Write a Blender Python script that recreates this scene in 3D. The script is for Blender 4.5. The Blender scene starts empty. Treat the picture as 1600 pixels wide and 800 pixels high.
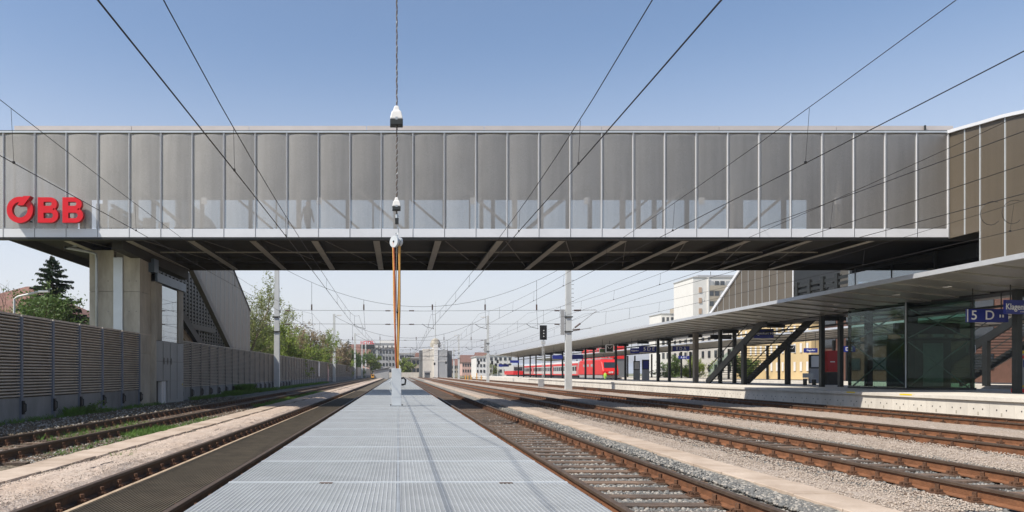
import bpy, math, random
from mathutils import Vector, Matrix
R = random.Random(7)
S = bpy.context.scene
COL = S.collection

# ------------------------------------------------------------ camera
K = 1180.0          # focal length in photo pixels
CZ = 1.36           # eye height above the rail heads (rail heads are z = 0)
cam = bpy.data.cameras.new("camera"); camo = bpy.data.objects.new("camera", cam); COL.objects.link(camo)
cam.sensor_width = 36; cam.lens = 36*K/1600
cam.shift_x = (800-622)/1600; cam.shift_y = (583-400)/1600
cam.clip_end = 12000; cam.clip_start = .05
camo.location = (0, 0, CZ); camo.rotation_euler = (math.radians(90), 0, 0)
S.camera = camo
# ------------------------------------------------------------ world and sun
TO_SUN = Vector((-.72, -.38, 1)).normalized()
w = bpy.data.worlds.new("World"); S.world = w; w.use_nodes = True
nt = w.node_tree; nt.nodes.clear()
wo = nt.nodes.new('ShaderNodeOutputWorld'); bg = nt.nodes.new('ShaderNodeBackground')
sky = nt.nodes.new('ShaderNodeTexSky'); sky.sky_type = 'NISHITA'; sky.sun_disc = False
sky.sun_elevation = math.asin(TO_SUN.z)
sky.sun_rotation = math.atan2(TO_SUN.x, TO_SUN.y)
sky.air_density = 1.0; sky.dust_density = .8; sky.ozone_density = 2.4
bg.inputs['Strength'].default_value = .12
# thin pale air and soft clouds low over the horizon
tc = nt.nodes.new('ShaderNodeTexCoord'); sep = nt.nodes.new('ShaderNodeSeparateXYZ')
nt.links.new(tc.outputs['Generated'], sep.inputs[0])
mr = nt.nodes.new('ShaderNodeMapRange'); mr.inputs[1].default_value = 0.0; mr.inputs[2].default_value = .42
mr.inputs[3].default_value = .80; mr.inputs[4].default_value = 0.0
mr.interpolation_type = 'SMOOTHSTEP'
nt.links.new(sep.outputs[2], mr.inputs[0])
mp = nt.nodes.new('ShaderNodeMapping'); mp.inputs['Scale'].default_value = (2.2, 2.2, 7)
nt.links.new(tc.outputs['Generated'], mp.inputs[0])
nz = nt.nodes.new('ShaderNodeTexNoise'); nz.inputs['Scale'].default_value = 1.7; nz.inputs['Detail'].default_value = 7
nt.links.new(mp.outputs[0], nz.inputs['Vector'])
cr = nt.nodes.new('ShaderNodeMapRange'); cr.inputs[1].default_value = .50; cr.inputs[2].default_value = .68
nt.links.new(nz.outputs[0], cr.inputs[0])
ml = nt.nodes.new('ShaderNodeMapRange'); ml.inputs[1].default_value = .04; ml.inputs[2].default_value = .22
ml.inputs[3].default_value = .7; ml.inputs[4].default_value = 0
nt.links.new(sep.outputs[2], ml.inputs[0])
mx = nt.nodes.new('ShaderNodeMapRange'); mx.inputs[1].default_value = -.30; mx.inputs[2].default_value = -.42
nt.links.new(sep.outputs[0], mx.inputs[0])
mm = nt.nodes.new('ShaderNodeMath'); mm.operation = 'MULTIPLY'
nt.links.new(cr.outputs[0], mm.inputs[0]); nt.links.new(ml.outputs[0], mm.inputs[1])
mm2 = nt.nodes.new('ShaderNodeMath'); mm2.operation = 'MULTIPLY'
nt.links.new(mm.outputs[0], mm2.inputs[0]); nt.links.new(mx.outputs[0], mm2.inputs[1])
hz = nt.nodes.new('ShaderNodeMix'); hz.data_type = 'RGBA'
nt.links.new(mr.outputs[0], hz.inputs[0]); nt.links.new(sky.outputs[0], hz.inputs[6]); hz.inputs[7].default_value = (5.85, 5.75, 5.85, 1)
cl = nt.nodes.new('ShaderNodeMix'); cl.data_type = 'RGBA'
nt.links.new(mm2.outputs[0], cl.inputs[0]); nt.links.new(hz.outputs[2], cl.inputs[6]); cl.inputs[7].default_value = (6.6, 6.4, 6.3, 1)
nt.links.new(cl.outputs[2], bg.inputs['Color']); nt.links.new(bg.outputs[0], wo.inputs[0])
sun = bpy.data.lights.new("sun", 'SUN'); suno = bpy.data.objects.new("sun", sun); COL.objects.link(suno)
sun.energy = 4.8; sun.angle = math.radians(.5); sun.color = (1, .935, .83)
suno.rotation_euler = TO_SUN.to_track_quat('Z', 'Y').to_euler(); suno.location = (-40, -40, 60)
S.view_settings.view_transform = 'Standard'; S.view_settings.look = 'None'; S.view_settings.gamma = 1
S.view_settings.exposure = 0.42
S.cycles.max_bounces = 8; S.cycles.transparent_max_bounces = 24

# ------------------------------------------------------------ materials
MATS = {}
def mat(name, col, rough=.7, metal=0, var=.15, scale=3.0, bump=0, bscale=60, col2=None, streak=0, spec=.4, coords='Object', det=6):
    """principled material with two-scale procedural variation"""
    m = bpy.data.materials.new(name); m.use_nodes = True; n = m.node_tree; b = n.nodes['Principled BSDF']
    b.inputs['Roughness'].default_value = rough; b.inputs['Metallic'].default_value = metal
    b.inputs['Specular IOR Level'].default_value = spec
    t = n.nodes.new('ShaderNodeTexCoord'); co = t.outputs[coords]
    if coords == 'World':
        pass
    g = n.nodes.new('ShaderNodeNewGeometry'); co = g.outputs['Position']
    mp = n.nodes.new('ShaderNodeMapping'); n.links.new(co, mp.inputs[0])
    if streak: mp.inputs['Scale'].default_value = (1, 1, streak)
    a = n.nodes.new('ShaderNodeTexNoise'); a.inputs['Scale'].default_value = scale; a.inputs['Detail'].default_value = det
    a.inputs['Roughness'].default_value = .65
    n.links.new(mp.outputs[0], a.inputs['Vector'])
    r = n.nodes.new('ShaderNodeMapRange'); r.inputs[1].default_value = .3; r.inputs[2].default_value = .7
    oi = n.nodes.new('ShaderNodeObjectInfo'); q = n.nodes.new('ShaderNodeMath'); q.operation = 'MULTIPLY_ADD'; q.inputs[1].default_value = .16; q.use_clamp = True
    n.links.new(oi.outputs['Random'], q.inputs[0]); n.links.new(a.outputs[0], q.inputs[2]); n.links.new(q.outputs[0], r.inputs[0])
    r.inputs[1].default_value = .36; r.inputs[2].default_value = .80
    mi = n.nodes.new('ShaderNodeMix'); mi.data_type = 'RGBA'; n.links.new(r.outputs[0], mi.inputs[0])
    c = Vector(col)
    if col2 is None:
        lo = tuple(max(0, v*(1-var)) for v in col); hi = tuple(min(.95, v*(1+var)) for v in col)
    else: lo, hi = col, col2
    mi.inputs[6].default_value = (*lo, 1); mi.inputs[7].default_value = (*hi, 1)
    n.links.new(mi.outputs[2], b.inputs['Base Color'])
    if bump:
        bn = n.nodes.new('ShaderNodeTexNoise'); bn.inputs['Scale'].default_value = bscale; bn.inputs['Detail'].default_value = 3
        n.links.new(co, bn.inputs['Vector'])
        bu = n.nodes.new('ShaderNodeBump'); bu.inputs['Strength'].default_value = bump; bu.inputs['Distance'].default_value = .02
        n.links.new(bn.outputs[0], bu.inputs['Height']); n.links.new(bu.outputs[0], b.inputs['Normal'])
    MATS[name] = m
    return m
def gravel_mat(name, cols, vscale, dirt, bump=.8):
    """crushed stone: per-cell colour of a voronoi pattern plus bump"""
    m = bpy.data.materials.new(name); m.use_nodes = True; n = m.node_tree; b = n.nodes['Principled BSDF']
    b.inputs['Roughness'].default_value = .9; b.inputs['Specular IOR Level'].default_value = .2
    g = n.nodes.new('ShaderNodeNewGeometry')
    v = n.nodes.new('ShaderNodeTexVoronoi'); v.inputs['Scale'].default_value = vscale; n.links.new(g.outputs['Position'], v.inputs['Vector'])
    s = n.nodes.new('ShaderNodeSeparateColor'); n.links.new(v.outputs['Color'], s.inputs[0])
    ra = n.nodes.new('ShaderNodeValToRGB'); n.links.new(s.outputs[0], ra.inputs[0])
    el = ra.color_ramp.elements
    while len(el) < len(cols): el.new(.5)
    for i, c in enumerate(cols): el[i].position = i/(len(cols)-1); el[i].color = (*c, 1)
    nn = n.nodes.new('ShaderNodeTexNoise'); nn.inputs['Scale'].default_value = .9; nn.inputs['Detail'].default_value = 6
    n.links.new(g.outputs['Position'], nn.inputs['Vector'])
    r = n.nodes.new('ShaderNodeMapRange'); r.inputs[1].default_value = .42; r.inputs[2].default_value = .68; r.inputs[4].default_value = .45
    n.links.new(nn.outputs[0], r.inputs[0])
    mi = n.nodes.new('ShaderNodeMix'); mi.data_type = 'RGBA'; n.links.new(r.outputs[0], mi.inputs[0])
    n.links.new(ra.outputs[0], mi.inputs[6]); mi.inputs[7].default_value = (*dirt, 1)
    n.links.new(mi.outputs[2], b.inputs['Base Color'])
    bu = n.nodes.new('ShaderNodeBump'); bu.inputs['Strength'].default_value = bump; bu.inputs['Distance'].default_value = .03; bu.invert = True
    n.links.new(v.outputs['Distance'], bu.inputs['Height']); n.links.new(bu.outputs[0], b.inputs['Normal'])
    MATS[name] = m
def mesh_mat(name, col, open_, metal=.3, rough=.45, streaky=True):
    """perforated sheet metal: part of it lets the view through"""
    m = bpy.data.materials.new(name); m.use_nodes = True; n = m.node_tree; b = n.nodes['Principled BSDF']
    b.inputs['Roughness'].default_value = rough; b.inputs['Metallic'].default_value = metal
    g = n.nodes.new('ShaderNodeNewGeometry')
    mp = n.nodes.new('ShaderNodeMapping'); mp.inputs['Scale'].default_value = (5, 5, .35); n.links.new(g.outputs['Position'], mp.inputs[0])
    a = n.nodes.new('ShaderNodeTexNoise'); a.inputs['Scale'].default_value = 1.0; a.inputs['Detail'].default_value = 8; n.links.new(mp.outputs[0], a.inputs['Vector'])
    oi = n.nodes.new('ShaderNodeObjectInfo')
    ad = n.nodes.new('ShaderNodeMath'); ad.operation = 'MULTIPLY_ADD'; ad.inputs[1].default_value = .5
    n.links.new(oi.outputs['Random'], ad.inputs[0]); n.links.new(a.outputs[0], ad.inputs[2])
    r = n.nodes.new('ShaderNodeMapRange'); r.inputs[1].default_value = .35; r.inputs[2].default_value = 1.0
    n.links.new(ad.outputs[0], r.inputs[0])
    mi = n.nodes.new('ShaderNodeMix'); mi.data_type = 'RGBA'; n.links.new(r.outputs[0], mi.inputs[0])
    mi.inputs[6].default_value = (*[c*.90 for c in col], 1); mi.inputs[7].default_value = (*[c*1.10 for c in col], 1)
    n.links.new(mi.outputs[2], b.inputs['Base Color'])
    sb = n.nodes.new('ShaderNodeTexNoise'); sb.inputs['Scale'].default_value = .9; sb.inputs['Detail'].default_value = 1; n.links.new(g.outputs['Position'], sb.inputs['Vector'])
    bu = n.nodes.new('ShaderNodeBump'); bu.inputs['Strength'].default_value = .12; bu.inputs['Distance'].default_value = .15
    n.links.new(sb.outputs[0], bu.inputs['Height']); n.links.new(bu.outputs[0], b.inputs['Normal'])
    # fine vertical rows of holes
    w2 = n.nodes.new('ShaderNodeTexNoise'); w2.inputs['Scale'].default_value = 60; w2.inputs['Detail'].default_value = 2
    n.links.new(g.outputs['Position'], w2.inputs['Vector'])
    r2 = n.nodes.new('ShaderNodeMapRange'); r2.inputs[1].default_value = .3; r2.inputs[2].default_value = .7
    r2.inputs[3].default_value = open_-.08; r2.inputs[4].default_value = open_+.08
    n.links.new(w2.outputs[0], r2.inputs[0])
    tr = n.nodes.new('ShaderNodeBsdfTransparent'); ms = n.nodes.new('ShaderNodeMixShader')
    n.links.new(r2.outputs[0], ms.inputs[0]); n.links.new(b.outputs[0], ms.inputs[1]); n.links.new(tr.outputs[0], ms.inputs[2])
    n.links.new(ms.outputs[0], n.nodes['Material Output'].inputs[0])
    MATS[name] = m
def glass_mat(name, tint, refl=.12, dirt=.06):
    m = bpy.data.materials.new(name); m.use_nodes = True; n = m.node_tree; n.nodes.clear()
    o = n.nodes.new('ShaderNodeOutputMaterial'); t = n.nodes.new('ShaderNodeBsdfTransparent'); t.inputs[0].default_value = (*tint, 1)
    g = n.nodes.new('ShaderNodeBsdfGlossy'); g.inputs['Roughness'].default_value = .02; g.inputs[0].default_value = (.9, .93, .95, 1)
    lw = n.nodes.new('ShaderNodeLayerWeight'); lw.inputs[0].default_value = .5; f = n.nodes.new('ShaderNodeMath'); f.operation = 'POWER'; f.inputs[1].default_value = 4.0; n.links.new(lw.outputs['Facing'], f.inputs[0])
    a = n.nodes.new('ShaderNodeMath'); a.operation = 'ADD'; a.inputs[1].default_value = refl; a.use_clamp = True
    n.links.new(f.outputs[0], a.inputs[0])
    ms = n.nodes.new('ShaderNodeMixShader'); n.links.new(a.outputs[0], ms.inputs[0]); n.links.new(t.outputs[0], ms.inputs[1]); n.links.new(g.outputs[0], ms.inputs[2])
    n.links.new(ms.outputs[0], o.inputs[0]); MATS[name] = m
def leaf_mat(name, col, tr=.3):
    m = bpy.data.materials.new(name); m.use_nodes = True; n = m.node_tree; b = n.nodes['Principled BSDF']
    b.inputs['Roughness'].default_value = .6
    g = n.nodes.new('ShaderNodeNewGeometry')
    a = n.nodes.new('ShaderNodeTexNoise'); a.inputs['Scale'].default_value = 1.3; a.inputs['Detail'].default_value = 5; n.links.new(g.outputs['Position'], a.inputs['Vector'])
    r = n.nodes.new('ShaderNodeMapRange'); r.inputs[1].default_value = .3; r.inputs[2].default_value = .7; n.links.new(a.outputs[0], r.inputs[0])
    mi = n.nodes.new('ShaderNodeMix'); mi.data_type = 'RGBA'; n.links.new(r.outputs[0], mi.inputs[0])
    mi.inputs[6].default_value = (*[c*.65 for c in col], 1); mi.inputs[7].default_value = (*[min(1, c*1.4) for c in col], 1)
    n.links.new(mi.outputs[2], b.inputs['Base Color'])
    tl = n.nodes.new('ShaderNodeBsdfTranslucent'); n.links.new(mi.outputs[2], tl.inputs[0])
    ms = n.nodes.new('ShaderNodeMixShader'); ms.inputs[0].default_value = tr
    n.links.new(b.outputs[0], ms.inputs[1]); n.links.new(tl.outputs[0], ms.inputs[2]); n.links.new(ms.outputs[0], n.nodes['Material Output'].inputs[0])
    MATS[name] = m
mat('rail_rust', (.095, .040, .018), .85, .0, bump=.4, bscale=30, col2=(.215, .092, .042), scale=5)
mat('rail_dark', (.05, .030, .018), .8, bump=.3, bscale=30, col2=(.115, .062, .032), scale=5)  # darker rust: shade on the left rails' visible sides is in this colour
mat('rail_head', (.050, .034, .024), .6, .0, col2=(.095, .065, .045), scale=9)
mat('fastening', (.065, .034, .02), .9, col2=(.16, .078, .042), bump=.6, bscale=60, scale=10)
mat('sleeper', (.055, .045, .038), .9, col2=(.20, .135, .095), scale=2.2, bump=.6, bscale=40)
gravel_mat('ballast_grey', [(.075, .075, .07), (.20, .20, .185), (.13, .13, .125), (.33, .32, .29)], 17, (.24, .19, .14))
gravel_mat('ballast_brown', [(.07, .06, .045), (.20, .165, .12), (.12, .10, .075), (.30, .26, .2)], 17, (.17, .13, .09))
gravel_mat('gravel_beige', [(.17, .135, .105), (.37, .31, .26), (.25, .205, .17), (.48, .42, .37)], 36, (.32, .25, .195), .5)
gravel_mat('gravel_pink', [(.32, .25, .20), (.50, .41, .34), (.38, .30, .24), (.56, .48, .41)], 45, (.38, .28, .21), .35)
gravel_mat('gravel_dark', [(.05, .052, .045), (.13, .13, .11), (.09, .09, .08), (.2, .19, .17)], 16, (.085, .09, .05))
mat('earth', (.20, .17, .12), .95, col2=(.13, .16, .07), scale=.05, bump=.3, bscale=3)
mat('slab', (.31, .235, .175), .9, col2=(.50, .41, .33), scale=1.6, bump=.25, bscale=80)
mat('wood', (.36, .27, .18), .8, var=.3, scale=6, bump=.3)
mat('grate_bar', (.44, .455, .46), .45, .2, var=.10, scale=3)
mat('grate_fill', (.195, .212, .222), .6, .1, var=.38, scale=.9, bump=.2, bscale=160)
mat('tread', (.098, .078, .052), .9, var=.28, scale=3, bump=.6, bscale=120)
mat('galv', (.42, .45, .47), .45, .5, var=.12, scale=4)
mat('white_steel', (.50, .53, .55), .4, .1, var=.06, scale=5)
mat('mast_grey', (.50, .51, .50), .6, .1, var=.12, scale=2, streak=.3)
mat('concrete', (.37, .34, .285), .85, var=.34, scale=1.4, bump=.3, bscale=30, streak=.35)
mat('concrete_light', (.60, .56, .50), .85, var=.14, scale=1.6, bump=.2, bscale=40, streak=.4)
mat('concrete_wall', (.21, .21, .205), .85, var=.22, scale=2, bump=.2, streak=.4)
mat('shaft_panel', (.27, .28, .28), .6, .1, var=.1, scale=1.2, streak=.3)
mat('noise_panel', (.47, .415, .345), .8, var=.16, scale=2.0, bump=.3, bscale=50)
mat('noise_post', (.17, .19, .23), .6, .2, var=.15, scale=3)
mat('steel_blue', (.10, .135, .18), .45, .3, var=.15, scale=2)
mat('steel_dark', (.022, .024, .024), .5, .2, var=.2, scale=2)
mat('steel_column', (.034, .038, .037), .5, .2, var=.2, scale=2)
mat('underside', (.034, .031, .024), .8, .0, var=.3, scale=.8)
mat('under_beam', (.36, .335, .285), .7, .05, var=.1, scale=2)  # far paler than the soffit: bounce light from the ground put into colour
mat('alu', (.55, .58, .60), .4, .4, var=.06, scale=2)
mat('fascia', (.66, .67, .69), .5, .1, var=.05, scale=1)
mat('parapet', (.50, .46, .44), .55, .2, var=.07, scale=1)
mat('roof_grey', (.35, .34, .33), .7, var=.1)
mat('ceiling', (.18, .165, .145), .8, var=.08)
mat('post_brown', (.16, .145, .125), .6, .2, var=.1)
mat('lamp_body', (.64, .63, .61), .4, var=.03)
mat('soffit', (.38, .365, .33), .36, .7, var=.12, scale=.6)
mat('canopy_edge', (.52, .54, .57), .4, .3, var=.06)
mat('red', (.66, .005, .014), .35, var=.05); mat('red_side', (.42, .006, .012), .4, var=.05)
mat('train_red', (.62, .020, .018), .35, var=.08); mat('train_white', (.50, .49, .47), .4, var=.06)
mat('train_grey', (.33, .33, .33), .5, var=.1); mat('window_dark', (.02, .025, .03), .1, var=.1, spec=.8)
mat('black', (.012, .012, .012), .5, var=.1); mat('white', (.80, .80, .79), .5, var=.03)
mat('sign_blue', (.018, .030, .22), .4, var=.06); mat('yellow', (.75, .55, .03), .5, var=.06)
mat('yellow_band', (.70, .35, .06), .6, var=.1)
mat('hose_tan', (.58, .30, .07), .55, var=.15, scale=9); mat('hose_red', (.35, .09, .04), .6, var=.15, scale=9)
mat('hose_grey', (.40, .40, .38), .5, var=.1); mat('rope', (.10, .075, .06), .8, var=.3, scale=30)
mat('wire', (.022, .02, .02), .5, .3, var=.1); mat('insulator', (.07, .04, .03), .4, var=.2)
mat('bark', (.10, .075, .05), .9, var=.3, scale=6, bump=.5, bscale=20); mat('bark_pale', (.22, .17, .13), .9, var=.25, scale=6)
leaf_mat('spruce', (.022, .050, .018), .12); leaf_mat('leaf_fresh', (.22, .28, .05), .4)
leaf_mat('leaf_pale', (.24, .27, .10), .4); leaf_mat('leaf_mid', (.09, .15, .035), .3); leaf_mat('leaf_bud', (.26, .20, .115), .3)
leaf_mat('grass', (.10, .19, .03), .3); leaf_mat('leaf_dark', (.03, .055, .02), .2)
mat('roof_red', (.17, .09, .07), .85, var=.3, scale=3); mat('house_wall', (.42, .29, .2), .9, var=.1)
mat('build_pale', (.42, .40, .36), .8, var=.12, scale=.4)
mat('build_white', (.66, .64, .61), .8, var=.05, scale=.3); mat('build_beige', (.36, .31, .24), .8, var=.08, scale=.3)
mat('build_brown', (.10, .050, .035), .7, var=.2)
mat('build_yellow', (.55, .42, .23), .8, var=.08, scale=.5); mat('build_grey', (.34, .345, .35), .8, var=.08, scale=.3)
mat('build_pink', (.55, .36, .31), .8, var=.08, scale=.3); mat('build_dark', (.12, .125, .13), .6, var=.1)
mat('hill', (.42, .47, .54), 1, var=.1, scale=.01); mat('skin', (.55, .33, .24), .6, var=.05)  # hill tone is pale blue to stand in for distance haze
mat('cloth_dark', (.05, .05, .055), .9, var=.2); mat('cloth_green', (.45, .75, .08), .8, var=.1); mat('cloth_blue', (.06, .08, .14), .9, var=.2)
mat('hair', (.03, .02, .015), .8)
mesh_mat('mesh_grey', (.475, .458, .435), .43, .85, .60)
mesh_mat('mesh_bronze', (.125, .103, .076), .10, .2)
mesh_mat('mesh_bronze_left', (.17, .145, .115), .06, .2)
mesh_mat('mesh_bronze_dark', (.09, .078, .06), .08, .3)
glass_mat('glass_clear', (.66, .70, .72), .02); glass_mat('glass_green', (.50, .63, .57), .015); glass_mat('glass_sky', (.20, .28, .34), .24)
glass_mat('glass_blue', (.35, .45, .52), .25)

# ------------------------------------------------------------ mesh builder
class MB:
    def __init__(s): s.v = []; s.f = []; s.mi = []; s.mats = []; s.cur = 0
    def m(s, name):
        if name not in s.mats: s.mats.append(name)
        s.cur = s.mats.index(name); return s
    def face(s, pts):
        b = len(s.v); s.v += [tuple(p) for p in pts]; s.f.append(tuple(range(b, b+len(pts)))); s.mi.append(s.cur); return s
    def add(s, vs, fs):
        b = len(s.v); s.v += [tuple(p) for p in vs]
        for f in fs: s.f.append(tuple(b+i for i in f)); s.mi.append(s.cur)
        return s
    def box(s, x0, x1, y0, y1, z0, z1):
        if x0 > x1: x0, x1 = x1, x0
        if y0 > y1: y0, y1 = y1, y0
        if z0 > z1: z0, z1 = z1, z0
        return s.add([(x0,y0,z0),(x1,y0,z0),(x1,y1,z0),(x0,y1,z0),(x0,y0,z1),(x1,y0,z1),(x1,y1,z1),(x0,y1,z1)],
                     [(0,3,2,1),(4,5,6,7),(0,1,5,4),(1,2,6,5),(2,3,7,6),(3,0,4,7)])
    def bar(s, a, b, w, h=None, up=(0,0,1)):
        """square bar from a to b"""
        h = h or w; a = Vector(a); b = Vector(b); d = (b-a).normalized(); u = Vector(up)
        if abs(d.dot(u)) > .98: u = Vector((0,1,0))
        x = d.cross(u).normalized()*w/2; y = x.cross(d).normalized()*h/2
        P = [a-x-y, a+x-y, a+x+y, a-x+y, b-x-y, b+x-y, b+x+y, b-x+y]
        return s.add(P, [(0,3,2,1),(4,5,6,7),(0,1,5,4),(1,2,6,5),(2,3,7,6),(3,0,4,7)])
    def tube(s, pts, r, n=6, cap=True):
        """round tube along a polyline; r may be a list"""
        pts = [Vector(p) for p in pts]; rs = r if isinstance(r, (list, tuple)) else [r]*len(pts)
        base = len(s.v); u = None
        for i, p in enumerate(pts):
            d = (pts[min(i+1, len(pts)-1)] - pts[max(i-1, 0)]).normalized()
            if u is None:
                u = d.cross(Vector((0,0,1)) if abs(d.z) < .9 else Vector((1,0,0))).normalized()
            else:
                u = (u - d*u.dot(d)).normalized()
            v = d.cross(u)
            for k in range(n):
                a = 2*math.pi*k/n; s.v.append(tuple(p + (u*math.cos(a)+v*math.sin(a))*rs[i]))
        for i in range(len(pts)-1):
            for k in range(n):
                s.f.append((base+i*n+k, base+i*n+(k+1)%n, base+(i+1)*n+(k+1)%n, base+(i+1)*n+k)); s.mi.append(s.cur)
        if cap:
            s.f.append(tuple(base+k for k in range(n-1,-1,-1))); s.mi.append(s.cur)
            s.f.append(tuple(base+(len(pts)-1)*n+k for k in range(n))); s.mi.append(s.cur)
        return s
    def prism_x(s, poly, x0, x1):
        """polygon of (y,z) extruded along x"""
        n = len(poly); a = [(x0, y, z) for y, z in poly]+[(x1, y, z) for y, z in poly]
        return s.add(a, [tuple(range(n)), tuple(range(2*n-1, n-1, -1))]+[(i, i+n, (i+1)%n+n, (i+1)%n) for i in range(n)])
    def prism_y(s, poly, y0, y1):
        """polygon of (x,z) extruded along y"""
        n = len(poly); a = [(x, y0, z) for x, z in poly]+[(x, y1, z) for x, z in poly]
        return s.add(a, [tuple(range(n)), tuple(range(2*n-1, n-1, -1))]+[(i, i+n, (i+1)%n+n, (i+1)%n) for i in range(n)])
    def mesh(s, name):
        me = bpy.data.meshes.new(name); me.from_pydata(s.v, [], s.f)
        for m in s.mats: me.materials.append(MATS[m])
        if len(s.mats) > 1: me.polygons.foreach_set('material_index', s.mi)
        me.update(); return me
    def build(s, name, parent=None, smooth=False, bevel=0):
        me = s.mesh(name)
        if smooth: me.polygons.foreach_set('use_smooth', [True]*len(me.polygons))
        o = bpy.data.objects.new(name, me); COL.objects.link(o)
        if parent: o.parent = parent
        if bevel:
            b = o.modifiers.new('bevel', 'BEVEL'); b.width = bevel; b.segments = 2; b.limit_method = 'ANGLE'
        return o
def B(m): return MB().m(m)
def tag(o, label, cat, group=None, kind=None):
    if label: o['label'] = label
    if cat: o['category'] = cat
    if group: o['group'] = group
    if kind: o['kind'] = kind
    return o
def thing(name, label, cat, loc=(0,0,0), rz=0, group=None):
    o = bpy.data.objects.new(name, None); COL.objects.link(o); o.location = loc; o.rotation_euler = (0,0,rz)
    o.empty_display_size = .2
    return tag(o, label, cat, group)
def struct(o): o['kind'] = 'structure'; return o
def inst(me, name, parent, loc=(0,0,0), rz=0, sc=None):
    o = bpy.data.objects.new(name, me); COL.objects.link(o); o.parent = parent; o.location = loc; o.rotation_euler = (0,0,rz)
    if sc: o.scale = sc
    return o
def kids(o): return [c for c in bpy.data.objects if c.parent == o]
def copy_tree(o, loc=None, rz=None, label=None, parent=None):
    c = o.copy(); COL.objects.link(c); c.parent = parent
    if loc is not None: c.location = loc
    if rz is not None: c.rotation_euler = (0,0,rz)
    if label: c['label'] = label
    for k in kids(o): copy_tree(k, parent=c)
    return c
def P(px, py, Y): return Vector(((px-622)/K*Y, Y, CZ-(py-583)/K*Y))
def text_mesh(body, size, m, depth=.01, bold=0, spacing=1.0):
    c = bpy.data.curves.new('text', 'FONT'); c.body = body; c.size = size; c.extrude = depth; c.offset = bold; c.space_character = spacing
    c.align_x = 'CENTER'; c.align_y = 'CENTER'
    o = bpy.data.objects.new('text', c); COL.objects.link(o)
    me = bpy.data.meshes.new_from_object(o)
    bpy.data.objects.remove(o); bpy.data.curves.remove(c)
    me.transform(Matrix.Rotation(math.radians(90), 4, 'X')); me.materials.clear(); me.materials.append(MATS[m]); return me

# ------------------------------------------------------------ ground
g = B('earth'); g.face([(-4000,-200,-.45),(4000,-200,-.45),(4000,7000,-.45),(-4000,7000,-.45)])
tag(g.build('ground'), None, None, kind='structure')
RAILS = {'L2': (-8.40,-6.92), 'L1': (-3.79,-2.29), 'R1': (2.29,3.79), 'R2': (6.97,8.47), 'R3': (11.55,13.03), 'R4': (16.85,18.33)}
prof = [(-11.2,-.04,'gravel_dark'),(-9.5,-.07,'gravel_dark'),(-9.1,-.20,'ballast_brown'),(-6.25,-.21,'ballast_brown'),(-5.85,-.10,'ballast_brown'),
        (-5.15,-.10,'gravel_pink'),(-4.75,-.045,'gravel_pink'),(-4.25,-.07,'gravel_pink'),(-3.92,-.20,'ballast_brown'),(-1.6,-.22,'ballast_brown'),
        (1.6,-.235,'ballast_grey'),(3.9,-.225,'ballast_grey'),(4.3,-.19,'ballast_grey'),(4.68,-.11,'ballast_grey'),(5.25,-.10,'gravel_beige'),(6.0,-.11,'gravel_beige'),(6.35,-.21,'ballast_grey'),
        (9.0,-.21,'ballast_grey'),(9.35,-.10,'gravel_beige'),(10.6,-.09,'gravel_beige'),(11.1,-.20,'ballast_grey'),(13.4,-.20,'ballast_brown'),(13.9,-.09,'gravel_beige'),
        (15.9,-.09,'gravel_beige'),(16.3,-.16,'ballast_brown'),(19.75,-.17,'ballast_brown'),(19.76,-.17,'ballast_brown')]
xs = []
for i in range(len(prof)-1):
    n = max(1, int(round((prof[i+1][0]-prof[i][0])/.09)))
    for k in range(n):
        t = k/n; xs.append((prof[i][0]+(prof[i+1][0]-prof[i][0])*t, prof[i][1]+(prof[i+1][1]-prof[i][1])*t, prof[i+1][2] if t > .5 and False else prof[i][2]))
xs.append(prof[-1])
ys = [-15, -5, 2, 5]; y = 6.5
while y < 430: ys.append(y); y *= 1.013
bed = MB(); nx = len(xs); ml_ = ['gravel_dark','ballast_brown','gravel_pink','ballast_grey','gravel_beige']; bed.mats = ml_
from mathutils import noise
def edge_wob(x, y): return .16*noise.noise(Vector((x*.0, y*.55, x))) + .07*noise.noise(Vector((x, y*2.3, 5)))
for yy in ys:
    for (x, z, m) in xs:
        am = .012 if yy < 60 else 0
        inner = -11.1 < x < 19.6
        bed.v.append((x + (edge_wob(round(x), yy) if inner else 0), yy, z + (noise.noise(Vector((x*1.2, yy*.6, 0)))*.02 + (R.random()-.5)*am*2)))
for j in range(len(ys)-1):
    for i in range(nx-1):
        bed.f.append((j*nx+i, j*nx+i+1, (j+1)*nx+i+1, (j+1)*nx+i)); bed.mi.append(ml_.index(xs[i][2]))
tag(bed.build('gravel_ground'), None, None, kind='structure')

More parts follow.
